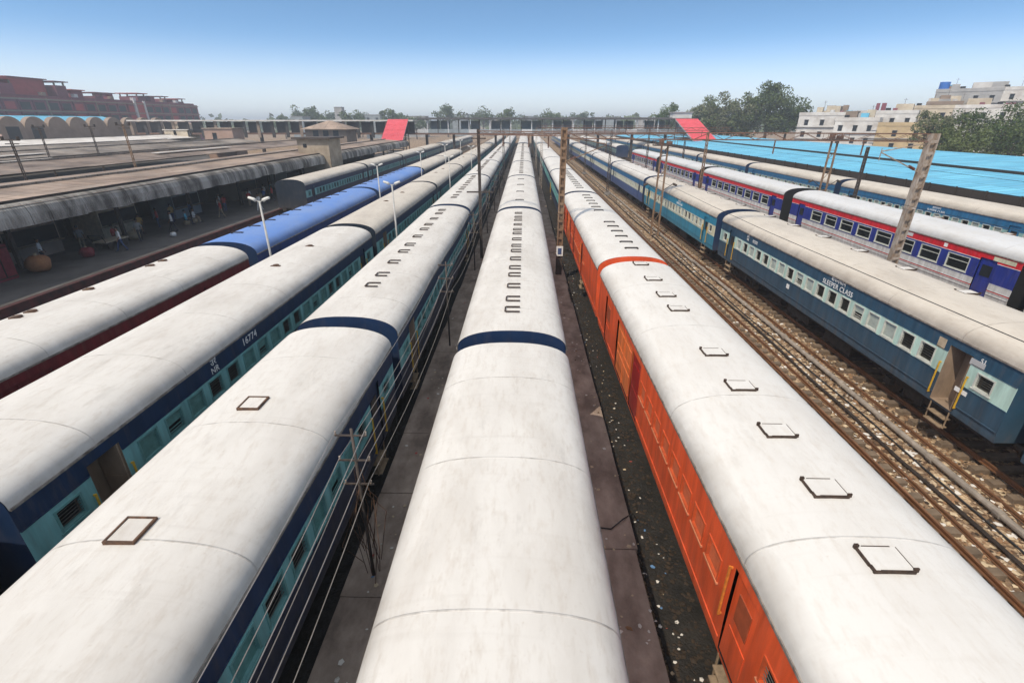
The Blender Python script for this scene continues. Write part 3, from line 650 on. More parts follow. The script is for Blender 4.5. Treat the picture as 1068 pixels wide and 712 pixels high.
train(25.95, [138.+PITCH*k for k in range(4)], lambda i:'green', 'L', 'the farthest right train', None, None, lambda i:'pale green sided coach')
train(35.4, [9.-PITCH*0+PITCH*1.01*k for k in range(9)], lambda i:'ocean', 'L', 'the train by the cyan canopy', None, None, lambda i:'cream roofed blue coach')
def T(X, i): return next(t for x, k, t in TRAINS if x == X and k == i)
# lettering and small marks
t6 = T(15.4,1)
lettering(t6,'शयनयान\nSLEEPER CLASS',.31,-1,8.6,3.17); lettering(t6,'उ.रे.\nNR',.2,-1,17.9,3.16); lettering(t6,'02202',.24,-1,16.9,3.12)
lettering(t6,'S1',.2,-1,1.2,3.12); lettering(T(35.4,1),'शयनयान\nSLEEPER CLASS',.26,-1,9.,3.1); lettering(T(15.4,2),'शयनयान\nSLEEPER CLASS',.24,-1,9.,3.14)
t2 = T(-10.65,1); lettering(t2,'16774',.34,1,8.1,3.14); lettering(t2,'उरे\nNR',.27,1,6.1,3.14)
def plate(parent, sx, y, z, w, h, m): b = MB(); b.box(0,.012,-w/2,w/2,-h/2,h/2); return b.build('plate', [m], parent, (sx*(HW+.002) if sx > 0 else -(HW+.014), y, z))
plate(t6,-1,2.75,3.05,.3,.34,'board_tan'); plate(t6,-1,1.35,2.98,.5,.2,'pale_panel'); plate(t6,-1,1.5,1.95,.45,.14,'letter'); plate(t6,-1,12.4,1.86,.26,.22,'letter')
t7 = T(25.95,1); plate(t7,-1,.95,3.22,1.25,.2,'cream_band'); plate(t7,-1,7.6,3.22,.6,.2,'pale_panel'); plate(t7,-1,4.7,3.2,.25,.2,'letter')
# a curved grab tube on the orange van beside its door

# ------------------------------------------------------------------ masts, lamps, wires
def lattice_mast(X, Y, H, m, label, w=.34, base=True, tip=.2, group='overhead line masts'):
    t = thing('overhead_line_mast', label, 'mast', (X,Y,0), 0, group)
    b = MB()
    for sx in (-1,1):
        for sy in (-1,1): b.bar((sx*w/2,sy*w/2*.7,-.25),(sx*tip/2,sy*tip/2*.7,H),.055)
    n = int(H/.55)
    for k in range(n):
        z0, z1 = H*k/n, H*(k+1)/n; a0 = (w+(tip-w)*z0/H)/2; a1 = (w+(tip-w)*z1/H)/2; s = 1 if k % 2 else -1
        for sy in (-1,1): b.bar((-s*a0,sy*a0*.7,z0),(s*a1,sy*a1*.7,z1),.035)
        for sx in (-1,1): b.bar((sx*a0,-s*a0*.7,z0),(sx*a1,s*a1*.7,z1),.035)
        b.bar((-a1,-a1*.7,z1),(a1,-a1*.7,z1),.05)
    b.build('mast', [m], t)
    if base: c = MB(); c.box(-.35,.35,-.35,.35,-.31,.12); c.build('footing', ['concrete_pad'], t)
    return t
def solid_mast(X, Y, H, m, label, w=.22, group='overhead line masts'):
    t = thing('overhead_line_mast', label, 'mast', (X,Y,0), 0, group)
    b = MB()
    for s in (-1,1): b.box(s*w/2-.04,s*w/2+.04,-w*.45,w*.45,-.25,H)
    b.box(-w/2+.04,w/2-.04,-.02,.02,-.25,H)
    z = .4
    while z < H: b.box(-w/2-.03,w/2+.03,-w*.45-.015,-w*.45,z,z+.14); z += .55
    b.build('mast', [m], t); c = MB(); c.box(-.32,.32,-.32,.32,-.31,.15); c.build('footing', ['concrete_pad'], t)
    return t
def bracket(t, dirx, H, m, reach=2.2):
    b = MB(); b.bar((dirx*.1,0,H-1.9),(dirx*reach,0,H-.9),.05); b.bar((dirx*.1,0,H-.45),(dirx*reach,0,H-.85),.05); b.bar((dirx*reach,0,H-.7),(dirx*reach,0,H-1.3),.03); b.build('cantilever_arm', [m], t)
    i = MB()
    for k in range(5): i.tube([(dirx*(.45+.07*k),0,H-1.72+.032*k),(dirx*(.485+.07*k),0,H-1.705+.032*k)],.075,10)
    i.build('insulator', ['insulator'], t)
mA = solid_mast(2.42,32.,9.25,'mast_rust','tall rusty mast between the central train and orange vans',.3); bracket(mA,1,9.25,'mast_rust',2.6)
b = MB(); b.box(-.22,.22,-.24,-.2,1.5,2.15); b.build('number_board',['letter'],mA); b = MB(); b.box(-.12,.12,-.255,-.242,1.62,2.03); b.build('board_panel',['slate_blue'],mA)
b = MB(); b.box(-.2,.2,-.19,.19,-.2,1.3); b.build('base_sleeve',['mast_dark'],mA)
mB = solid_mast(20.9,27.3,9.1,'mast_grey','leaning looking grey rust spotted mast beside the red striped train',.36); bracket(mB,-1,9.1,'mast_grey',2.4)
mC = solid_mast(-3.15,36.,9.2,'mast_dark','tall dark mast on the walkway left of the central train',.13)
b = MB(); b.box(-.95,.95,-.05,.05,5.0,5.1); b.bar((-.5,0,8.6),(.5,0,8.6),.07); b.build('crossarm',['mast_dark'],mC)
def portal(xa, ya, xb, yb, z, dpt, label, m='truss_brown'):
    t = thing('portal_boom', label, 'overhead boom', (xa,ya,z), math.atan2(yb-ya,xb-xa), 'portal booms')
    L = math.hypot(xb-xa,yb-ya); b = MB(); n = int(L/.8)
    for sy in (-.2,.2):
        for zz in (0,dpt): b.bar((0,sy,zz),(L,sy,zz),.035,.05)
        for k in range(n):
            a, c = L*k/n, L*(k+1)/n; b.bar((a,sy,0 if k % 2 else dpt),(c,sy,dpt if k % 2 else 0),.022)
    for k in range(0,n+1,2): b.bar((L*k/n,-.2,0),(L*k/n,.2,0),.04)
    b.build('boom', [m], t); i = MB()
    for k in (.3,.62,.85): i.bar((L*k,0,0),(L*k,0,-.7),.06)
    i.build('dropper', [m], t); return t
portal(2.62,32.,20.7,27.4,8.72,.36,'brown lattice boom from the rusty mast to the grey mast')
portal(-3.0,36.,2.3,32.,8.85,.22,'short brown lattice boom over the central train')
# twin legged masts with a small platform on top
def twin_mast(X, Y, H, label, m='mast_rust'):
    t = thing('yard_light_tower', label, 'yard tower', (X,Y,0), 0, 'twin legged yard towers')
    for s in (-1,1):
        b = MB(); b.bar((s*.34,0,-.28),(s*.27,0,H),.14,.12); b.build('leg', [m], t)
    b = MB(); n = int(H/.9)
    for k in range(n): b.bar((-.32,0,H*k/n),(.32,0,H*(k+1)/n) if k % 2 else (.32,0,H*k/n),.045)
    b.build('bracing', [m], t)
    b = MB(); b.box(-1.0,1.0,-.45,.45,H,H+.09); b.build('platform', ['mast_dark'], t)
    r = MB()
    for x in (-.95,-.3,.3,.95):
        for y in (-.4,.4): r.bar((x,y,H+.09),(x,y,H+.55),.03)
    r.bar((-.95,-.4,H+.55),(.95,-.4,H+.55),.03); r.bar((-.95,.4,H+.55),(.95,.4,H+.55),.03); r.box(-.5,-.15,-.2,.2,H+.09,H+.5); r.box(.15,.6,-.15,.2,H+.09,H+.38)
    r.build('railing', ['truss_brown'], t)
    a = MB()
    for s in (-1,1): a.bar((s*.3,0,3.9),(s*1.15,0,4.5),.05); a.tube([(s*1.15,0,4.5),(s*1.5,0,4.35)],.1,8)
    a.build('side_arm', ['mast_dark'], t); return t
twin_mast(12.45,46.4,7.7,'twin legged rusty tower left of the turquoise coach'); twin_mast(29.,49.5,8.1,'twin legged rusty tower behind the red striped train')
mD = lattice_mast(30.6,47.,7.6,'mast_dark','slim dark lattice pole in front of the cyan canopy',.24,tip=.18)
far_masts = [(12.4,75,'mast_dark'),(12.5,106,'mast_dark'),(2.4,72,'mast_grey'),(2.4,104,'mast_grey'),(-3.1,78,'mast_dark'),(-3.1,112,'mast_dark'),(29.,95,'mast_dark'),(20.8,88,'mast_dark'),(20.8,60,'mast_rust')]
PL = ['on the walkway right of the central train','on the ballast beside the empty track','between the striped train and the cyan canopy','on the walkway left of the central train','between the dark blue and red striped trains']
for k,(X,Y,m) in enumerate(far_masts):
    where = 'right of the central train' if abs(X-2.4)<.2 else 'left of the central train' if X<0 else 'beside the empty track' if X<13 else 'beside the cyan canopy train' if X>28 else 'beside the red striped train'
    lattice_mast(X,Y,8.6 if X<28 else 7.,m,'%s lattice mast %s' % (('nearer ' if Y<90 else 'more distant ')+{'mast_dark':'dark','mast_grey':'grey','mast_rust':'rusty'}[m], where),.3)
for y, z in ((75,8.5),(106,8.5)): portal(2.4,y-2,29.,y,z,.4,'brown lattice boom across the tracks, %s' % ('nearer one' if y<90 else 'one by the footbridge'))
def lamp(X, Y, H, label, both=True):
    t = thing('yard_lamp', label, 'lamp post', (X,Y,0), 0, 'white yard lamps')
    b = MB(); b.tube([(0,0,-.3),(0,0,H)],.075,10,r2=.045); b.build('post', ['post_white'], t, smooth=True)
    for s in ((-1,1) if both else (1,)):
        a = MB(); a.bar((0,0,H-.05),(s*.22,0,H+.06),.04); a.build('arm', ['post_white'], t)
        l = MB(); l.tube([(s*.18,0,H+.03),(s*.28,0,H+.09),(s*.46,0,H+.15),(s*.52,0,H+.17)],.085,10,r2=.06); l.build('lamp_head', ['lamp_white'], t, smooth=True)
LP = [(-13.,24.2,6.1,'white double headed lamp post nearest in the row beside the blue roofs'),(-13.,45.,6.1,'white lamp post second in the row beside the blue roofs'),(-13.,64.5,6.1,'white lamp post third in the row beside the blue roofs'),(-13.,85.,6.1,'white lamp post fourth in the row beside the blue roofs'),(-13.,106.,6.1,'white lamp post farthest in the row beside the blue roofs'),
      (-8.2,31.2,6.1,'white lamp post nearest between the two navy trains'),(-8.2,56.,6.1,'white lamp post second between the two navy trains'),(-8.2,80.,6.1,'white lamp post farthest between the two navy trains')]
for a in LP: lamp(*a)
# telephone poles and wires on the left walkway
PX = -3.35; PY = [-4.7,7.8,20.2,32.6,45.,57.4,69.8]
WP = [(-.30,4.05),(.30,4.05),(-.30,3.45),(.30,3.45),(-.26,2.85),(.26,2.85)]
def tele_pole(y, i):
    t = thing('telephone_pole', ['pole','wooden telephone pole with torn wires hanging, nearest the camera','thin telephone pole with crossarms, second along the left walkway','thin telephone pole, third along the left walkway','thin telephone pole, fourth along the left walkway','thin telephone pole, fifth along the left walkway','thin telephone pole, farthest along the left walkway'][i],'telephone pole',(PX,y,0),0,'telephone poles on the walkway')
    b = MB(); b.tube([(0,0,.1),(.03*math.sin(i),0,4.2)],.04,8,r2=.03); b.build('pole', ['mast_dark'], t, smooth=True)
    for z in (4.05,3.45,2.85): hw = .33 if i != 1 else .32; c = MB(); c.box(-hw,hw,-.025,.025,z-.035,z+.015) if i != 1 else c.box(-hw,hw,-.014,.014,z-.02,z+.012); c.build('crossarm', ['mast_dark'], t)
    n = MB(); [n.tube([(x,0,z+.02),(x,0,z+.09)],.02,8) for x,z in WP]; n.build('insulator', ['mast_grey'], t)
    if i == 1:
        w = MB()
        for k in range(16):
            x0 = random.uniform(-.12,.12); z0 = random.uniform(1.9,3.3); a = random.uniform(-.5,.5); q = random.uniform(.1,.6)
            w.tube([(x0,0,z0),(x0+a*.3,-.05*k % .3,z0-.5),(x0+a*.9,random.uniform(-.5,.3),z0-.5-q*1.5),(a*.5,random.uniform(-.3,.2),max(.24,z0-1.8-q))],.009,4)
        w.build('loose_wires', ['rust'], t)
for i,y in enumerate(PY):
    if i > 0: tele_pole(y,i)
for k,(dx,z) in enumerate(WP):
    w = MB()
    for a, c in zip(PY[:-1], PY[1:]):
        pts = []
        for j in range(9):
            u = j/8; pts.append((PX+dx+.02*math.sin(k*3+a), a+(c-a)*u, z+.1-.28*4*u*(1-u)*(1+.2*(k % 3))))
        w.tube(pts,.008,4)
    o = tag(w.build('telephone_wire', ['cable']), 'slack grey wire strung along the walkway poles beside navy coaches', 'wire', 'telephone wires')
    o['label'] = 'slack grey wire on the %s crossarm, %s end, along the walkway poles' % (['top','top','middle','middle','lowest','lowest'][k], 'train' if dx < 0 else 'walkway')
def ohe(X, y0, y1, z, label, sag=.0):
    w = MB(); n = 30
    w.tube([(X+.2*math.sin(j*1.1), y0+(y1-y0)*j/n, z) for j in range(n+1)],.011,4)
    tag(w.build('contact_wire', ['wire_dark']), label, 'wire', 'overhead wires')
ohe(10.2,-8,200,5.55,'dark contact wire above the empty track right of the orange vans'); ohe(20.7,-8,200,5.55,'dark contact wire beside the red striped train')
ohe(30.6,-8,200,6.3,'dark overhead wire in front of the cyan canopy')
# hose across the right walkway
w = MB(); w.tube([(1.9,9.3,.26),(2.3,9.25,.26),(2.65,9.55,.30),(2.98,9.9,.16),(3.2,9.9,-.2)],.018,6); tag(w.build('hose',['wire_dark']),'thin dark hose lying across the walkway by the orange van','hose')

# ------------------------------------------------------------------ left platform and canopies
def platform_left():
    b = MB(); b.box(-44.5,-26.95,-10,170,-.31,.85,0); o = b.build('platform', ['platform_mat']); struct(o)
    f = MB(); f.box(-26.95,-26.87,-10,170,-.3,.74); f.box(-27.2,-26.85,-10,170,.74,.853); struct(f.build('platform_edge', ['platform_face']))
platform_left()
def gable_canopy(x0, xr, x1, y0, y1, ze, zr, roofm, fascia, label, valance=0., cols=True, step=9., zb=.85, group='platform canopies', far=None):
    t = thing('platform_canopy', label, 'canopy', (xr,(y0+y1)/2,0), 0, group); cy = (y0+y1)/2
    a, r, c = x0-xr, 0, x1-xr; Y0, Y1 = y0-cy, y1-cy
    for (p, q, n) in (((a,ze),(r,zr),'roof'),((r,zr),(c,ze),'roof')):
        b = MB(); n_ = max(1,int((y1-y0)/12)); 
        for k in range(n_):
            u0, u1 = Y0+(Y1-Y0)*k/n_, Y0+(Y1-Y0)*(k+1)/n_; j = random.uniform(-.03,.03)
            for dz, fl in ((0,False),(-.06,True)):
                v = [(p[0],u0,p[1]+dz+j),(p[0],u1,p[1]+dz+j),(q[0],u1,q[1]+dz+j),(q[0],u0,q[1]+dz+j)]
                if q[0] < p[0]: v = v[::-1]
                v = v[::-1]
                b.quad(*(v[::-1] if fl else v))
        b.build('roof', [roofm if (p[0] > q[0] or far is None) else far], t)
    g = MB(); g.box(-.18,.18,Y0,Y1,zr+.02,zr+.16); g.build('ridge_cap', ['tin_grey'], t)
    if valance:
        b = MB(); pts = [(a-.02 if a < 0 else a+.02, ze)]
        s = 1 if a > 0 else -1
        pr = [(a-s*.55,ze+.16),(a-s*.15,ze+.10),(a+s*.12,ze-.12),(a+s*.26,ze-.5),(a+s*.30,ze-valance)]
        n_ = int((y1-y0)/1.3)
        for k in range(n_):
            u0 = Y0+(Y1-Y0)*k/n_; u1 = Y0+(Y1-Y0)*(k+1)/n_-.015; j = random.uniform(-.035,.035); jz = random.uniform(-.06,.04)
            for (p, q) in zip(pr[:-1], pr[1:]): 
                e = jz if q is pr[-1] else 0
                b.quad((p[0]+j*s,u0,p[1]),(p[0]+j*s,u1,p[1]),(q[0]+j*s,u1,q[1]+e),(q[0]+j*s,u0,q[1]+e))
        b.build('fascia', ['fascia_tin'], t)
        e = MB(); e.box(min(a-s*.62,a-s*.5),max(a-s*.62,a-s*.5),Y0,Y1,ze+.17,ze+.30); e.build('edge_beam', ['rust_dark'], t)
    if cols:
        y = Y0+2
        while y < Y1:
            for x in (a+(r-a)*.55, c+(r-c)*.55): 
                q = MB(); q.box(x-.12,x+.12,y-.12,y+.12,zb-.0,ze+.2); q.bar((x,y,ze-.7),(x+(.9 if x < 0 else -.9),y,ze+.25),.1); q.build('column', ['mast_dark'], t)
            y += step
    return t
gable_canopy(-29.6,-35.3,-42.,-8,132,5.15,5.55,'tin_tan','fascia_tin','brown tin canopy with bent stained fascia over the left platform',1.1,far='tin_brown')
gable_canopy(-46.5,-52.5,-60.,-8,128,5.3,5.8,'tin_brown','fascia_tin','brown tin canopy second from the left platform train',0,False,far='tin_grey')
gable_canopy(-64.,-70.,-77.,-8,126,5.3,5.9,'tin_grey','fascia_tin','grey weathered canopy in the middle of left roofs',0,False)
gable_canopy(-81.,-86.,-91.,-8,124,5.3,5.8,'tin_grey','fascia_tin','dark grey canopy before the white strip roof',0,False)
gable_canopy(-94.,-101.,-110.,-20,150,5.5,6.3,'tin_white','fascia_tin','long white strip roof across the left platforms',0,False)
gable_canopy(-113.,-128.,-150.,-20,150,5.3,6.9,'tin_pink','fascia_tin','wide pinkish tin roof behind the white strip',0,False)
for (x0,x1) in ((-60.5,-46),(-77.5,-63.5),(-91.5,-80.5),(-110.5,-93.5),(-151,-112.5)):
    b = MB(); b.box(x0,x1,-10,150,-.31,.85); struct(b.build('platform', ['platform_mat']))
# pale sheet patches and gutters lying on the roofs
for i,(x,y,w,l,z,rz) in enumerate(((-47.8,30,1.2,12,5.5,.02),(-56,52,1.1,16,5.62,-.02),(-66,60,1.,20,5.62,.03),(-50,78,1.,18,5.7,0.),(-68,36,1.3,9,5.85,.0))):
    b = MB(); b.box(-w/2,w/2,-l/2,l/2,0,.05); o = tag(b.build('roof_sheet',['tin_white']), ['pale loose sheet on the brown canopy at far left','pale strip lying on brown roof left of centre','long pale strip on grey canopy','pale strip near the sandstone block','short pale sheet on the grey canopy'][i],'roof sheet','pale sheets on the canopies'); o.location = (x,y,z+.06); o.rotation_euler = (0,0,rz)
# dark objects under the canopies: stalls
def kiosk(X, Y, w, d, h, m, label, name='platform_kiosk'):
    t = thing(name, label, 'kiosk', (X,Y,.85)); b = MB(); b.box(-w/2,w/2,-d/2,d/2,0,h); b.build('body', [m], t)
    r = MB(); r.box(-w/2-.12,w/2+.2,-d/2-.1,d/2+.1,h,h+.07); r.build('roof', ['rust_dark'], t)
    s = MB(); s.box(w/2+.002,w/2+.03,-d/2+.12,d/2-.12,1.0,h-.25); s.build('opening', ['dark'], t)
    c = MB(); c.box(w/2,w/2+.35,-d/2+.05,d/2-.05,.9,.96); c.build('counter', ['wood_step'], t)
for k in range(5):
    t = thing('red_parcel_booth', 'dark red parcel booth with grey post, %s in the row under the canopy' % ['first','second','third','fourth','rightmost'][k],'booth',(-31.8,20.6+1.75*k,.85),0,'red parcel booths')
    b = MB(); b.box(-.7,.5,-.68,.68,0,2.1); b.build('body', ['booth_red'], t); b = MB(); b.bar((.62,-.82,0),(.62,-.82,2.9),.12); b.build('post', ['mast_grey'], t)
    b = MB(); b.box(.5,.54,-.6,.6,.15,.2); b.box(.5,.54,-.6,.6,1.9,1.95); b.box(.5,.53,-.03,.03,.2,1.9); b.build('door', ['rust_dark'], t)
for k,(y,m) in enumerate(((33,'wall_brown'),(41,'board_tan'),(50,'deck_paint'),(62,'wall_brown'),(75,'deck_paint'),(90,'wall_brown'))):
    kiosk(-35.6,y,2.4,4.2,2.3,m,'%s refreshment stall under the canopy, %s from the left' % ({'wall_brown':'brown','board_tan':'tan','deck_paint':'grey'}[m], ORD[k]))
t = thing('partition_wall','long dark partition wall behind the stalls under the canopy','wall',(-38.6,60,.85)); b = MB(); b.box(-.1,.1,-66,72,0,3.9); b.build('wall',['rust_dark'],t); b = MB(); [b.box(.102,.16,y,y+.12,0,3.9) for y in range(-64,70,4)]; b.build('stud',['mast_dark'],t)
def sack(X, Y, s, m, label, n=1):
    t = thing('goods_bundle', label, 'bundle', (X,Y,.85)); b = MB(); N = 10; K = 7
    for i in range(K+1):
        ph = math.pi*i/K
        for j in range(N):
            a = 2*math.pi*j/N; rr = s*(math.sin(ph)**.6+.02)*(1+.1*math.sin(3*a+i)); b.v.append((rr*math.cos(a)*1.1, rr*math.sin(a), s*.85*(1-math.cos(ph)*(1.0))))
    for i in range(K):
        for j in range(N): b.f.append((i*N+j,i*N+(j+1)%N,(i+1)*N+(j+1)%N,(i+1)*N+j)); b.m.append(0)
    b.build('sack', [m], t, smooth=True); c = MB(); c.tube([(0,0,s*1.66),(0,0,s*1.9)],s*.16,8); c.build('knot', ['sack_tan'], t)
sack(-31.1,29.6,.62,'sack_orange','orange brown cloth bundle beside the red booths'); sack(-31.0,33.2,.42,'booth_red','dark red cloth bundle near the walking man'); sack(-29.4,40.,.22,'cloth_white','small white bundle on the platform floor'); sack(-31.8,38.8,.45,'sack_tan','tan cloth bundle by the stalls'); sack(-32.,60.,.5,'sack_tan','tan bundle far along the platform')
def cart(X, Y, label):
    t = thing('luggage_trolley', label, 'trolley', (X,Y,.85)); b = MB(); b.box(-.55,.55,-1.1,1.1,.55,.62); b.build('deck', ['board_tan'], t)
    h = MB(); h.bar((-.5,-1.1,.6),(-.5,-1.35,1.15),.04); h.bar((.5,-1.1,.6),(.5,-1.35,1.15),.04); h.bar((-.5,-1.35,1.15),(.5,-1.35,1.15),.04); h.build('handle', ['rust_dark'], t)
    for x in (-.5,.5):
        for y in (-.7,.7): w = MB(); w.disc_x((x,y,.28),.28,.07); w.build('wheel', ['black_steel'], t)
cart(-31.6,36.2,'flat luggage trolley with tan deck on the left platform')

# ------------------------------------------------------------------ people
PB = {}
def person_mesh(pose, shirt, trouser):
    k = (pose, shirt, trouser)
    if k in PB: return PB[k]
    V = []; E = []; Rr = []
    def v(p, r, par=None):
        V.append(p); Rr.append(r)
        if par is not None: E.append((par, len(V)-1))
        return len(V)-1
    sit = pose == 'sit'; hz = .5 if sit else .93
    pel = v((0,0,hz),.135); ch0 = v((0,0,hz+.2),.125,pel); ch = v((0,.01,hz+.42),.145,ch0); nk = v((0,.0,hz+.56),.055,ch); hd0 = v((0,.02,hz+.64),.07,nk); hd1 = v((0,.025,hz+.74),.092,hd0); v((0,.01,hz+.82),.07,hd1); 
    for s in (-1,1):
        hip = v((s*.10,0,hz-.04),.10,pel)
        if sit: kn = v((s*.13,.42,hz+.0),.07,hip); an = v((s*.13,.45,.08),.045,kn); v((s*.14,.62,.045),.035,an)
        else:
            st_ = {'walk':.20*s,'stand':.03*s}[pose]
            kn = v((s*.105,st_*.6+.03,.50),.068,hip); an = v((s*.11,st_*1.3-(.05 if st_<0 else 0),.09),.045,kn); v((s*.125,st_*1.3+.17,.045),.036,an)
        sh = v((s*.19,.0,hz+.47),.062,ch); sw = -.12*s if pose == 'walk' else .04
        el = v((s*.25,sw*.5-.02,hz+.20),.042,sh); wr = v((s*.25,sw+.1 if not sit else .26,hz-.03 if not sit else hz+.1),.028,el)
        pm = v((s*.25,sw+.13 if not sit else .33,hz-.10 if not sit else hz+.08),.03,wr); px, py, pz = V[pm]
        for f in range(4): v((px+(f-1.5)*.005*s, py+(f-1.5)*.019, pz-.075-.012*(f in (1,2))),.0085,pm)
        v((px-.02*s, py+.05, pz-.02),.01,wr)
    me = bpy.data.meshes.new('body_tmp'); me.from_pydata(V, E, []); o = bpy.data.objects.new('body_tmp', me); COL.objects.link(o)
    sm = o.modifiers.new('skin','SKIN'); sv = me.skin_vertices[0].data
    for i, r in enumerate(Rr): sv[i].radius = (r, r); sv[i].use_root = (i == 0)
    ss = o.modifiers.new('sub','SUBSURF'); ss.levels = 1; ss.render_levels = 1
    dg = bpy.context.evaluated_depsgraph_get(); out = bpy.data.meshes.new_from_object(o.evaluated_get(dg)); bpy.data.objects.remove(o)
    out.materials.clear()
    for m in (shirt, trouser, 'skin', 'trouser_dark'): out.materials.append(M[m])
    for p in out.polygons:
        x, y, z = p.center; p.use_smooth = True
        if z > hz+.56: mi = 2
        elif z < .09: mi = 3
        elif abs(x) > .215 and z < hz+.18: mi = 2
        elif z > hz+.01 and not (sit and y > .15 and abs(x) < .2): mi = 0
        else: mi = 1
        p.material_index = mi
    out.name = 'body'
    h = MB(); N = 10
    for i in range(6):
        ph = math.pi*.62*i/5
        for j in range(N):
            a = 2*math.pi*j/N; h.v.append((.098*math.sin(ph)*math.cos(a), .0+.112*math.sin(ph)*math.sin(a)-.012, hz+.775+.11*math.cos(ph)-(.0 if math.sin(a) < .3 else -.035*math.sin(ph))))
    for i in range(5):
        for j in range(N): h.f.append((i*N+j,(i+1)*N+j,(i+1)*N+(j+1)%N,i*N+(j+1)%N)); h.m.append(0)
    fc = MB()
    for s in (-1,1): fc.box(s*.034-.012,s*.034+.012,.112,.120,hz+.745,hz+.757,0)
    fc.box(-.022,.022,.108,.117,hz+.672,hz+.680,0); fc.add([(-.016,.108,hz+.70),(.016,.108,hz+.70),(0,.145,hz+.705),(0,.110,hz+.75)],[(0,1,2),(0,2,3),(1,3,2)],1)
    PB[k] = (out, h.mesh('hair',['hair'],True), fc.mesh('face',['hair','skin'])); return PB[k]
def person(X, Y, rz, pose, shirt, trouser, label, z=.85, sc=1.):
    b, h, f = person_mesh(pose, shirt, trouser); t = thing('person', label, 'person', (X,Y,z), rz, 'people on the left platform'); t.scale = (sc,sc,sc)
    link('body', b, t); link('hair', h, t); link('face', f, t); return t
person(-29.9,35.,2.6,'walk','shirt_white','trouser_blue','person in white shirt and blue trousers walking near the red bundle')
sack(-31.45,45.,.26,'sack_tan','tan sack under the person in cyan'); sack(-31.4,46.1,.26,'sack_tan','tan sack under the seated person in white')
person(-31.45,45.,-1.2,'sit','shirt_cyan','trouser_dark','person in cyan shirt sitting on a sack',.85); person(-31.4,46.1,-1.3,'sit','shirt_white','trouser_tan','person in white shirt sitting beside the one in cyan')
person(-30.7,42.,2.2,'walk','cloth_white','trouser_dark','person in white top and dark trousers walking on open platform'); person(-28.55,53.,2.9,'walk','cloth_white','cloth_white','person all in white walking close to the dark coach end')
person(-31.,55.6,-2.,'stand','shirt_red','trouser_tan','person in red shirt standing left of the dark coach end'); person(-31.6,50.7,-1.5,'stand','shirt_grey','trouser_dark','person in grey shirt standing by the grey stall')
person(-32.3,31.2,-1.,'stand','shirt_white','trouser_dark','person in white shirt in shade right of the red booths'); person(-32.4,40.5,1.,'stand','shirt_ochre','trouser_dark','person in ochre shirt by the tan stall')
person(-32.9,48.,-.6,'stand','shirt_blue','trouser_dark','person in blue shirt behind the seated pair'); person(-32.,57.5,.4,'walk','shirt_white','trouser_blue','person in white shirt walking far along the platform'); person(-30.6,60.2,1.9,'walk','shirt_red','trouser_dark','person in red shirt walking far along the platform')
person(-33.2,35.4,.7,'stand','shirt_grey','trouser_tan','person in grey shirt and tan trousers near trolley'); person(-33.1,43.6,2.,'stand','shirt_red','trouser_blue','person in red shirt and blue trousers by the stalls')
person(-33.,53.2,-1.2,'stand','shirt_white','trouser_tan','person in white shirt and tan trousers under the canopy'); person(-32.6,64.,-1.,'stand','shirt_cyan','trouser_dark','person in cyan shirt standing far along the platform')

for X,Y,rz,pose,sh,tr,lab in ((-33.6,29.,.3,'stand','shirt_blue','trouser_tan','person in blue shirt and tan trousers by the brown stall'),(-30.9,38.3,-2.3,'walk','shirt_grey','trouser_dark','person in grey shirt walking past the tan bundle'),(-33.4,46.,1.2,'stand','shirt_ochre','trouser_blue','person in ochre shirt and blue trousers behind seated pair'),
    (-31.9,52.2,.8,'stand','shirt_red','trouser_blue','person in red shirt beside the person in grey shirt'),(-30.4,57.8,2.8,'walk','shirt_blue','trouser_dark','person in blue shirt walking beyond the coach end'),(-32.2,61.5,-.4,'stand','shirt_white','trouser_dark','person in white shirt beside the far tan bundle'),(-31.3,66.,1.1,'walk','shirt_ochre','trouser_dark','person in ochre shirt walking far down the platform'),(-32.8,38.,-1.4,'sit','shirt_red','trouser_dark','person in red shirt sitting by the stalls'),(-30.2,48.6,2.4,'walk','shirt_red','trouser_tan','person in red shirt and tan trousers crossing the platform')):
    person(X,Y,rz,pose,sh,tr,lab)
sack(-32.8,38.,.26,'cloth_white','white sack under the person in red shirt')

# ------------------------------------------------------------------ right platform canopy (cyan)
def cyan_canopy():
    b = MB(); b.box(37.6,72,-10,225,-.31,.85); struct(b.build('platform', ['platform_mat']))
    t = thing('platform_canopy','wide cyan painted canopy along the right platform','canopy',(48,70,0),0,'platform canopies')
    def sheet(nm, x0,z0,x1,z1,y0,y1):
        b = MB(); b.quad((x0-48,y0-70,z0),(x1-48,y0-70,z1),(x1-48,y1-70,z1),(x0-48,y1-70,z0)); b.quad((x0-48,y1-70,z0-.08),(x1-48,y1-70,z1-.08),(x1-48,y0-70,z1-.08),(x0-48,y0-70,z0-.08)); b.build(nm, ['tin_cyan'], t)
    sheet('roof',37.2,4.55,45.5,5.25,-4,215); sheet('roof',45.5,5.33,58.,5.95,-4,215); 
    g = MB(); g.box(-2.7,-2.45,-74,145,5.2,5.48); g.build('ridge_pipe', ['rust_dark'], t)
    f = MB(); f.box(-10.85,-10.75,-74,145,3.75,4.5); [f.box(-10.95,-10.86,y,y+.12,3.75,4.6) for y in range(-74,145,3)]; f.build('fascia', ['rust_dark'], t)
    for y in range(-70,145,8):
        for x in (-8.,6.): q = MB(); q.box(x-.14,x+.14,y-.14,y+.14,.85,4.7); q.build('column', ['mast_dark'], t)
cyan_canopy()

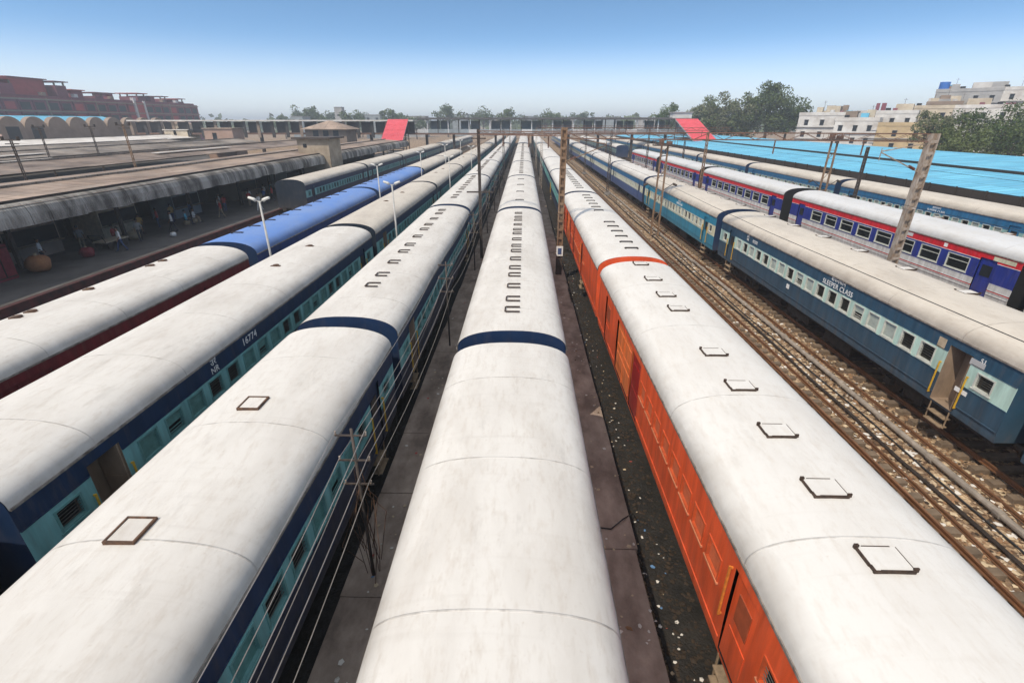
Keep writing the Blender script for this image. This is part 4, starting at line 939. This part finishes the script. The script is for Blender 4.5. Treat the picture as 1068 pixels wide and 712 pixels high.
# ------------------------------------------------------------------ footbridge
def footbridge():
    Y = 150.; t = thing('footbridge','long covered footbridge with glazed sides spanning all tracks','footbridge',(0,Y,0))
    d = MB(); d.box(-112,46,-2.2,2.2,6.3,6.75); d.build('deck', ['truss_brown'], t)
    r = MB(); r.add([(-30,-2.9,10.25),(46,-2.9,10.25),(46,0,10.7),(-30,0,10.7),(46,2.9,10.25),(-30,2.9,10.25)],[(0,1,2,3),(3,2,4,5)]); r.add([(-30,-2.9,10.15),(46,-2.9,10.15),(46,2.9,10.15),(-30,2.9,10.15)],[(0,3,2,1)]); r.quad((-30,-2.9,10.15),(46,-2.9,10.15),(46,-2.9,10.25),(-30,-2.9,10.25)); r.build('roof', ['deck_dark'], t)
    r = MB(); r.box(-112,-31,-3.2,3.2,9.75,10.1); r.build('roof', ['tin_white'], t)
    for i in range(26):
        x0 = -30+76*i/26; x1 = x0+76/26-.25; p = MB(); p.box(x0,x1,-2.25,-2.2,6.75,7.7); p.build('parapet_panel', ['deck_paint' if i % 5 else 'pale_panel'], t)
        if i % 3: g = MB(); g.box(x0,x1,2.2,2.24,7.7,9.9); g.build('far_glazing', ['deck_paint'], t)
        q = MB(); q.box(x1,x1+.25,-2.25,-2.0,6.75,10.15); q.build('upright', ['deck_dark' if i % 2 else 'pale_panel'], t)
    for i in range(20):
        x0 = -112+81*i/20; p = MB(); p.box(x0,x0+.8,-2.5,-2.2,5.5,9.75); p.build('pillar', ['wall_brown' if i % 3 == 0 else 'deck_dark'], t)
        w = MB(); w.box(x0+1.1,x0+81/20,-1.4,-1.3,6.75,9.6); w.build('screen', ['deck_dark'], t)
    for x in (-108,-92,-76,-60,-44,-28.,-20.2,-8.2,2.35,12.6,21.,30.6,40.): q = MB(); q.box(x-.3,x+.3,-.5,.5,-.3,6.3); q.build('pier', ['mast_dark'], t)
    return t
footbridge()
def red_stair(x0, z0, x1, z1, y0, w, label, mirror):
    t = thing('stair_cover', label, 'stair roof', (x0,y0,0), 0, 'red roofed stairs of the footbridge')
    dx = x1-x0; dy = -13.
    b = MB()
    for k in range(4):
        f0, f1 = k/4, (k+1)/4+.01; zz = lambda f: z0+(z1-z0)*f+.05*(3-k)
        b.quad((-w/2+dx*f0,dy*f0,zz(f0)),(w/2+dx*f0,dy*f0,zz(f0)),(w/2+dx*f1,dy*f1,zz(f1)),(-w/2+dx*f1,dy*f1,zz(f1)))
        b.quad((-w/2+dx*f1,dy*f1,zz(f1)-.12),(w/2+dx*f1,dy*f1,zz(f1)-.12),(w/2+dx*f0,dy*f0,zz(f0)-.12),(-w/2+dx*f0,dy*f0,zz(f0)-.12))
        b.quad((-w/2+dx*f1,dy*f1,zz(f1)-.12),(-w/2+dx*f1,dy*f1,zz(f1)),(w/2+dx*f1,dy*f1,zz(f1)),(w/2+dx*f1,dy*f1,zz(f1)-.12))
    for q in range(13):
        u = -w/2+w*q/12; b.bar((u,0,z0+.17),(u+dx,dy,z1+.03),.07,.09)
    b.build('roof', ['tin_red'], t)
    e = MB()
    for q in (-1,1): e.bar((q*w/2,0,z0-.02),(q*w/2+dx,dy,z1-.1),.1,.3)
    e.bar((-w/2+dx,dy,z1-.1),(w/2+dx,dy,z1-.1),.1,.25); e.build('trim', ['wall_grey'], t)
    s = MB()
    for k in range(13): f = k/13; s.box(-w/2+.2+dx*f,w/2-.2+dx*f,dy*(k+1)/13,dy*k/13,.8+(z0-4.2)*(1-f)*.95,1.0+(z0-4.2)*(1-f)*.95)
    s.build('steps', ['concrete_pad'], t)
    for f in (.05,.5,.95):
        for q in (-1,1): c = MB(); x = q*(w/2-.1)+dx*f; c.box(x-.1,x+.1,dy*f-.1,dy*f+.1,.0,z0+(z1-z0)*f-.1); c.build('post', ['mast_dark'], t)
red_stair(-35.2,10.1,-34.2,5.2,147.2,5.6,'bright red stair roof sloping down left of the trains',0)
red_stair(44.5,10.2,46.,5.3,147.2,6.0,'bright red stair roof sloping down above the cyan canopy',1)
t = thing('stair_tower','small white rooftop cabin above the right red stair','cabin',(43.8,150.5,10.2)); b = MB(); b.box(-2.6,2.6,-1.6,1.6,.3,1.7); b.build('wall',['wall_white'],t); b = MB(); b.box(-2.9,2.9,-1.9,1.9,1.7,1.9); b.build('roof',['wall_grey'],t)

# ------------------------------------------------------------------ small buildings left
def block(name, X, Y, w, d, z0, h, m, label, cat, roof='slab', rm='mast_dark', wins=(), over=.25, top=None):
    t = thing(name, label, cat, (X,Y,0)); b = MB(); b.box(-w/2,w/2,-d/2,d/2,z0,z0+h); b.build('wall', [m], t)
    if roof == 'slab': r = MB(); r.box(-w/2-over,w/2+over,-d/2-over,d/2+over,z0+h,z0+h+.22)
    elif roof == 'hip':
        r = MB(); hh = top or w*.3; a = w/2+over; c = d/2+over; e = max(.2,w/2*.12)
        r.add([(-a,-c,z0+h),(a,-c,z0+h),(a,c,z0+h),(-a,c,z0+h),(-e,0,z0+h+hh),(e,0,z0+h+hh)],[(0,1,5,4),(1,2,5),(2,3,4,5),(3,0,4),(3,2,1,0)])
    else:
        r = MB(); hh = top or w*.2; a = w/2+over; c = d/2+over
        r.add([(-a,-c,z0+h),(a,-c,z0+h),(a,c,z0+h),(-a,c,z0+h),(0,-c,z0+h+hh),(0,c,z0+h+hh)],[(0,1,4),(1,2,5,4),(2,3,5),(3,0,4,5),(3,2,1,0)])
    r.build('roof', [rm], t)
    for (face, u, z, ww, wh) in wins:
        g = MB()
        if face == 'y': g.box(u-ww/2,u+ww/2,-d/2-.06,-d/2+.02,z,z+wh)
        elif face == 'x': g.box(w/2-.02,w/2+.06,u-ww/2,u+ww/2,z,z+wh)
        else: g.box(-w/2-.06,-w/2+.02,u-ww/2,u+ww/2,z,z+wh)
        g.build('window', ['window_dark'], t)
    return t
block('stair_block',-30.9,78,4.6,5.,0.85,6.5,'sandstone','cream sandstone block rising through the left canopy','stair block',over=.55,wins=[('y',-1.2,6.2,.5,.5)])
block('hip_roof_hall',-51.,138,10.6,8,.85,7.0,'wall_brown','brown hall with a pointed tan hip roof behind the canopies','hall','hip','tin_tan',over=1.0,top=2.0,wins=[('y',-2.6,5.8,1.4,1.8),('y',0,5.8,1.4,1.8),('y',2.6,5.8,1.4,1.8)])
block('brown_hut',-74,128,7,5,.85,7.2,'tin_pink','pinkish brown hut before the covered footbridge','hut',rm='tin_tan',wins=[('y',-1,5.6,1.,1.6)])
block('stone_hut',-110,166,6.5,5,.85,8.,'wall_cream','beige stone hut at the end of the blue sheds','hut',roof='gable',rm='tin_tan',top=1.3,wins=[('y',1.4,6.4,1.,1.4)])
block('stone_hut',-99,150,7,5,.85,6.6,'wall_cream','low beige hut with flat pale roof by the sheds','hut',rm='tin_white')
block('water_tower',-122,350,5,5,-.3,18.5,'wall_grey','distant white tower block on the left horizon','tower',rm='wall_grey',wins=[('y',0,13,2,1)])
# poles on the canopies
for i,(X,Y,z,h) in enumerate(((-44.,32,.8,7.2),(-44.2,44,.8,7.5),(-44.,57.,.8,8.6),(-62,66,.8,8.3),(-62,74,.8,8.3),(-62,44,.8,7.6),(-62,58,.8,7.8))):
    t = thing('platform_mast','rusty lattice pole with crossarm standing among the left canopies, %s from the left' % ORD[i],'mast',(X,Y,z),0,'poles among the canopies')
    b = MB(); b.bar((-.12,0,-1.1),(-.08,0,h),.07); b.bar((.12,0,-1.1),(.08,0,h),.07); [b.bar((-.1,0,k*.6),(.1,0,k*.6+.5),.04) for k in range(int(h/.6))]; b.build('pole', ['mast_rust' if i == 2 else 'mast_dark'], t)
    a = MB(); a.bar((-.8,0,h-.1),(.8,0,h-.1),.1); a.bar((-.6,0,h-.4),(.6,0,h-.4),.08); a.tube([(-.7,0,h-.1),(-.7,0,h+.2)],.12,8); a.tube([(.7,0,h-.1),(.7,0,h+.2)],.12,8); a.build('crossarm', ['mast_dark'], t)
# vaulted sheds with cyan roof behind
for i in range(9):
    y = 119+6.2*i; X = -118.
    t = thing('vaulted_shed','brown arched shed gable, %s from the left in the row' % ORD[i],'shed',(X,y,0),0,'vaulted sheds'); b = MB(); N = 12; pts = [(3.1*math.cos(math.pi*k/N), 7.8+3.0*math.sin(math.pi*k/N)) for k in range(N+1)]
    for k in range(N):
        (u0,z0),(u1,z1) = pts[k], pts[k+1]; b.quad((0,u0,z0),(-1.3,u0,z0),(-1.3,u1,z1),(0,u1,z1))
    b.build('vault', ['wall_brown'], t); g = MB(); g.add([(0,u,z) for u,z in pts]+[(0,-3.1,0),(0,3.1,0)],[tuple(range(N+1))+(N+1,N+2)]); g.build('gable_wall', ['wall_brown'], t)
    if i < 2: d = MB(); d.box(.02,.06,-1.6,1.6,5.2,8.6); d.build('dark_opening', ['window_dark'], t)
t = thing('cyan_shed','long cyan roofed shed behind the brown vaults','shed',(-150.,150,0)); b = MB(); b.box(-6,10,-38,36,0,7.6); b.build('wall',['wall_brown'],t); b = MB(); b.add([(13,-38,7.9),(13,36,7.9),(0,36,11.3),(0,-38,11.3),(-8,-38,9.2),(-8,36,9.2)],[(0,1,2,3),(3,2,5,4)]); b.quad((13,-38,7.8),(0,-38,11.2),(0,36,11.2),(13,36,7.8)); b.build('roof',['tin_cyan'],t)

# large red brick building
def big_brick():
    t = thing('brick_building','long dark red brick building of stepped storeys behind the sheds','building',(-176,213,0),0)
    secs = []; y = -90.
    b = MB(); b.box(-14,14,-78,49,-.3,19.5); b.build('wall', ['wall_brick'], t)
    b = MB(); b.box(-12,12.5,-78,49,19.5,20.3); b.build('parapet', ['wall_brick_dark'], t)
    for k,(y0,y1,h,x1,m) in enumerate(((-60,-52,23.4,10,'wall_brick_dark'),(-46,-41,25.2,11,'wall_brick'),(-40,-27,26.2,9,'brick_accent'),(-26.5,-22,25.6,12,'wall_brick_dark'),(-17,-12,23.2,9,'wall_brick'),(-9,-5,22.6,11,'wall_brick_dark'),(1,4,22.9,8,'wall_brick'),(15,20,23.6,10,'wall_brick_dark'),(21.5,24,22.6,11,'wall_brick'),(31,35,23.,9,'wall_brick_dark'),(38,40,22.,11,'wall_brick'),(43,47,22.4,9,'wall_brick_dark'))):
        b = MB(); b.box(2,x1,y0,y1,20.3,h-1.2 if k % 2 else h); b.build('roof_block', [m], t)
        if k % 2:
            q = MB(); [q.box(x-.2,x+.2,y-.2,y+.2,h-1.2,h) for x in (2.4,x1-.4) for y in (y0+.4,y1-.4)]; q.build('roof_post', ['wall_brown'], t)
        s = MB(); s.box(1,x1+.8,y0-.7,y1+.7,h,h+.35); s.build('roof_slab', ['brick_accent' if k % 3 == 1 else 'wall_brick_dark'], t)
    for k,y in enumerate((-70,-49,-33,-20,-3,9,27,36)): q = MB(); q.box(11,12.3,y,y+1.6,20.3,21.6); q.build('roof_vent', ['pale_panel' if k % 2 else 'wall_brown'], t)
    for y in (6.,11.5): q = MB(); q.box(14.02,14.6,y,y+.9,9.,20.2); q.build('pale_pier', ['pale_panel'], t)
    q = MB(); q.box(14.02,14.3,6.9,11.5,9.,19.6); q.build('accent_panel', ['brick_accent'], t)
    for z in (6.5,10.5,14.5,18.6): q = MB(); q.box(14,14.5,-78,49,z,z+.5); q.build('floor_band', ['wall_brown' if z > 12 else 'wall_brick_dark'], t)
    n = 0
    for y in np.arange(-74,46,5.2):
        q = MB(); q.box(14,14.35,y-1.9,y-1.5,-.3,19.4); q.build('pilaster', ['wall_brown' if n % 4 == 0 else 'wall_brick_dark'], t)
        for z in (11.3,15.3):
            w = MB(); w.box(13.98,14.06,y-1.1,y+2.4,z,z+2.5); w.build('window', ['window_dark' if (n % 5) else 'brick_accent'], t)
        n += 1
    t.scale = (1,1,.87); return t
big_brick()

# buildings right
def house(X, Y, w, d, h, m, label, rows, cols, rm='wall_grey', extras=True, seed=1, facing='y'):
    r = random.Random(seed); t = thing('town_house', label, 'house', (X,Y,0), R(-38)); b = MB(); b.box(-w/2,w/2,-d/2,d/2,-.3,h); b.build('wall', [m], t)
    p = MB()
    for (x0,x1,y0,y1) in ((-w/2-.1,w/2+.1,-d/2-.1,-d/2+.15),(-w/2-.1,w/2+.1,d/2-.15,d/2+.1),(-w/2-.1,-w/2+.15,-d/2+.15,d/2-.15),(w/2-.15,w/2+.1,-d/2+.15,d/2-.15)): p.box(x0,x1,y0,y1,h,h+.9)
    p.build('parapet', [m], t); f = MB(); f.box(-w/2+.15,w/2-.15,-d/2+.15,d/2-.15,h,h+.1); f.build('roof', [rm], t)
    for i in range(rows):
        z = h-2.5-3.1*i
        s = MB(); s.box(-w/2-.15,w/2+.15,-d/2-.45,-d/2,z-.55,z-.40); s.build('ledge', ['wall_grey'], t)
        for k in range(cols):
            u = -w/2+w*(k+.5)/cols+r.uniform(-.2,.2); g = MB(); g.box(u-.5,u+.5,-d/2-.05,-d/2+.03,z,z+1.4); o = g.build('window', ['window_dark'], t)
            q = MB(); q.box(u-.6,u+.6,-d/2-.35,-d/2-.05,z+1.45,z+1.52); q.build('sunshade', ['wall_grey'], t)
    for k in range(max(1,cols//2)):
        u = -d/2+d*(k+.5)/max(1,cols//2); g = MB(); g.box(-w/2-.05,-w/2+.03,u-.45,u+.45,h-2.5,h-1.1); g.build('window', ['window_dark'], t)
    if extras:
        b = MB(); a = r.uniform(-w/3,w/4); b.box(a,a+w*.28,-d/4,d/3,h+.1,h+2.5); b.build('roof_room', [r.choice(['wall_white','wall_cream','wall_grey','wall_brown'])], t)
        for q in range(r.randint(3,6)):
            a = r.uniform(-w/2+1,w/2-2); e = r.uniform(-d/2+.5,d/2-2); c = MB(); c.box(a,a+r.uniform(.6,2.4),e,e+r.uniform(.6,1.8),h+.1,h+r.uniform(.9,2.9)); c.build('roof_shed', [r.choice(['wall_white','wall_cream','wall_brown','wall_grey','tin_pink','tin_cyan','wall_brick'])], t)
        c = MB(); x = r.uniform(-w/3,w/3); c.bar((x,0,h+.1),(x,0,h+4.),.08); c.bar((x-.5,0,h+3.6),(x+.5,0,h+3.6),.05); c.build('aerial', ['mast_dark'], t)
        k = MB(); x = r.uniform(-w/3,w/3); k.tube([(x,-d/3,h+.1),(x,-d/3,h+1.5)],.6,12); k.build('water_tank', [r.choice(['tank_black','tank_black','wall_white'])], t)
    return t
house(88,158,12,9,11.2,'wall_white','white two storey house at left of the right hand town',3,3,seed=2)
house(93,150,10,9,9.8,'wall_white','low white house with shaded awning',2,3,seed=3)
house(103,154,14,9,11.6,'wall_white','broad white house behind the ochre wall',2,4,seed=4)
house(101,142,18,6,8.6,'wall_ochre','long ochre walled house above the cyan canopy',2,4,seed=5,extras=False)
house(118,160,12,10,13.,'wall_cream','cream house with brick coloured roof room beside the grey tree',3,3,seed=6)
h1 = house(133,166,15,12,17.6,'wall_grey','tall grey concrete house with a blue roof tank',4,4,seed=7)
k = MB(); k.tube([(-6,-4,17.7),(-6,-4,20.4)],1.3,14); k.build('water_tank',['tank_blue'],h1)
house(147,170,15,12,18.2,'wall_white','tall white terraced house at right behind the trees',4,4,seed=8)
house(128,152,18,8,13.,'wall_white','white house below the tall grey one',3,5,seed=9)
house(162,172,15,12,18.,'wall_cream','cream house at the right edge behind the trees',4,4,seed=10)
house(121,158,8,7,14.,'wall_brown','narrow brown house left of the tall grey one',3,2,seed=12)
t = thing('boundary_wall','long low white boundary wall behind the cyan canopy','wall',(86,70,0)); b = MB(); b.box(-.2,.2,-60,70,-.3,3.4); b.build('wall',['wall_white'],t); b = MB(); b.box(-.3,.3,-60,70,3.4,3.55); b.build('coping',['wall_grey'],t)

# ------------------------------------------------------------------ trees
TC = {}
def tree_mesh(seed, H, Rr, kind, n=2600, leaf=.55, clumps=26, mats=('leaf_dark','leaf_mid','leaf_light')):
    k = (seed, H, Rr, kind)
    if k in TC: return TC[k]
    g = np.random.default_rng(seed); ch = H*(.82 if kind in 'gdr' else .62); cz = H-ch*.5
    cs = []
    for i in range(clumps):
        d = g.normal(size=3); d /= np.linalg.norm(d); rad = g.uniform(.35,.95)
        p = np.array([d[0]*Rr*rad, d[1]*Rr*rad, cz+d[2]*ch*.5*rad]); cs.append((p, g.uniform(.20,.36)*Rr, g.integers(0,3)))
    V = []; F = []; MI = []
    per = n//clumps
    for (p, r, c) in cs:
        for j in range(per):
            d = g.normal(size=3); d /= np.linalg.norm(d); q = p+d*r*g.uniform(.55,1.12)*np.array([1,1,.8])
            a = g.normal(size=3); a /= np.linalg.norm(a); a = a*.5+d*.0; a /= np.linalg.norm(a); b_ = np.cross(a, d+g.normal(size=3)*.6); b_ /= np.linalg.norm(b_)+1e-6
            s = leaf*g.uniform(.5,1.15); o = len(V)
            V += [tuple(q-a*s*.5), tuple(q+b_*s*.32), tuple(q+a*s*.5), tuple(q-b_*s*.32)]; F.append((o,o+1,o+2,o+3)); MI.append(int(c if g.random() < .75 else g.integers(0,3)))
    mb = MB(); mb.v = V; mb.f = F; mb.m = MI; crown = mb.mesh('crown', list(mats))
    tb = MB(); lean = g.uniform(-.04,.04)*H; tb.tube([(0,0,-.3),(lean*.4,0,H*.2),(lean,0,H*.45),(lean*1.2,.2,H*.7)], H*.028+.06, 8, r2=H*.010)
    for (p, r, c) in cs[::2]: tb.tube([(lean*.8,0,H*.36),tuple(p*np.array([.5,.5,1])+np.array([0,0,-r*.5-H*.04])),tuple(p)],H*.011+.02,5,r2=.02)
    TC[k] = (crown, tb.mesh('trunk', ['trunk'])); return TC[k]
def tree(X, Y, seed, H, Rr, label, group, kind='a', leaf=.55, n=2600, rz=0, mats=('leaf_dark','leaf_mid','leaf_light'), clumps=26):
    c, tr = tree_mesh(seed, H, Rr, kind, n, leaf, clumps, mats); t = thing('leafy_tree', label, 'tree', (X,Y,0), rz, group); link('trunk', tr, t); link('crown', c, t); return t
GM = ('leaf_mid','leaf_grey','leaf_grey')
tree(67,198,1,19,7.,'olive tree at left end of the row beyond the cyan canopy','trees beyond the cyan canopy','g',.8,7000,0,GM,46)
tree(73.5,198,2,19.6,7.,'second olive tree from the left beyond the cyan canopy','trees beyond the cyan canopy','g',.8,7000,1.,GM,46)
tree(80,196,3,19,7.,'middle olive tree of the row beyond the cyan canopy','trees beyond the cyan canopy','g',.8,7000,2.,('leaf_mid','leaf_grey','leaf_mid'),46)
tree(88.,194,4,22.5,8.,'tallest dark tree in the row beyond the cyan canopy','trees beyond the cyan canopy','d',.8,8500,3.,('leaf_dark','leaf_mid','leaf_mid'),52)
tree(96,196,5,19.2,7.2,'dark tree at right end of the row beyond the cyan canopy','trees beyond the cyan canopy','d',.8,7000,4.,('leaf_dark','leaf_dark','leaf_mid'),46)
tree(58,215,6,17.5,6.5,'rounded dark tree rising behind the right footbridge cabin','trees beyond the cyan canopy','d2',.7,2600,0,('leaf_dark','leaf_mid','leaf_mid'))
tree(75.5,99,7,13.0,3.6,'greyish sparse tree right of the ochre house','trees by the right hand town','s',.36,3600,0,GM,30)
for i,(X,Y,H,rr,sd,lab) in enumerate(((83.,102,12.,5.2,8,'dark bushy tree right of the greyish tree'),(90.,101,13.,6.,9,'broad dark tree second from right edge of town trees'),(98,102,14.8,6.6,10,'tall dark tree at the right edge before the tall houses'),(76.5,94,9.4,4.6,11,'low yellow green tree below the greyish tree'),(99,92,13.4,6.2,12,'dark tree cut by the right frame edge'),(86.,94,10.4,5.4,14,'low dark tree in front of the bushy ones'))):
    tree(X,Y,sd,H,rr,lab,'trees by the right hand town','r',.42,5200,i*.9,('leaf_dark','leaf_dark','leaf_mid') if i != 3 else ('leaf_mid','leaf_light','leaf_mid'),44)
# hazy tree line on the left horizon
r = random.Random(3)
for i in range(26):
    X = -168+r.uniform(-4,4)+ i*8.6; Y = 360+r.uniform(-40,60)
    if -40 < X < 10 and i % 2: continue
    sd = 20+i % 5; H = [15,17,14,18,16][i % 5]; t = tree(X,Y,sd,H,[7.5,8.5,8.,9.,7.][i % 5],'hazy round tree of the distant line on the left horizon','distant hazy trees','f',1.3,1100,i*1.3,('leaf_dark','leaf_mid','leaf_dark'),22)
    s = 1 + .25*math.sin(i*2.1); t.scale = (s,s,s*.95)
for i,(X,Y,w,h) in enumerate(((-96,340,14,16),(-75,370,20,15.5),(-48,400,16,17),(-20,420,22,15),(5,430,18,16),(30,410,20,15),(62,400,24,15),(84,360,22,14.5),(-140,330,10,15))):
    block('distant_block',X,Y,w*.7,12,-.3,h-2.2,'wall_grey' if i % 2 else 'deck_paint','pale distant block on the horizon, %s from the left' % (['second','third','fourth','fifth','sixth','seventh','eighth','rightmost','leftmost'][i]),'building',rm='wall_grey',wins=[('y',-w/5,h-5.6,1.6,1.6),('y',w/5,h-5.6,1.6,1.6)])
b = MB(); g = np.random.default_rng(9); 
V = []; F = []
for i in range(5200):
    x = g.uniform(-620,700); y = 560+g.uniform(-60,160)+abs(x)*-.15; z = 14*g.random()**.7*(.6+.4*math.sin(x*.021)*math.cos(x*.057)+.2)
    a = g.normal(size=3); a /= np.linalg.norm(a); c = np.cross(a, g.normal(size=3)); c /= np.linalg.norm(c); s = g.uniform(2.,4.5); q = np.array([x,y,z]); o = len(V)
    V += [tuple(q-a*s), tuple(q+c*s*.7), tuple(q+a*s), tuple(q-c*s*.7)]; F.append((o,o+1,o+2,o+3))
b.v = V; b.f = F; b.m = [0]*len(F); tag(b.build('far_wood', ['leaf_mid']), None, None, None, 'stuff')
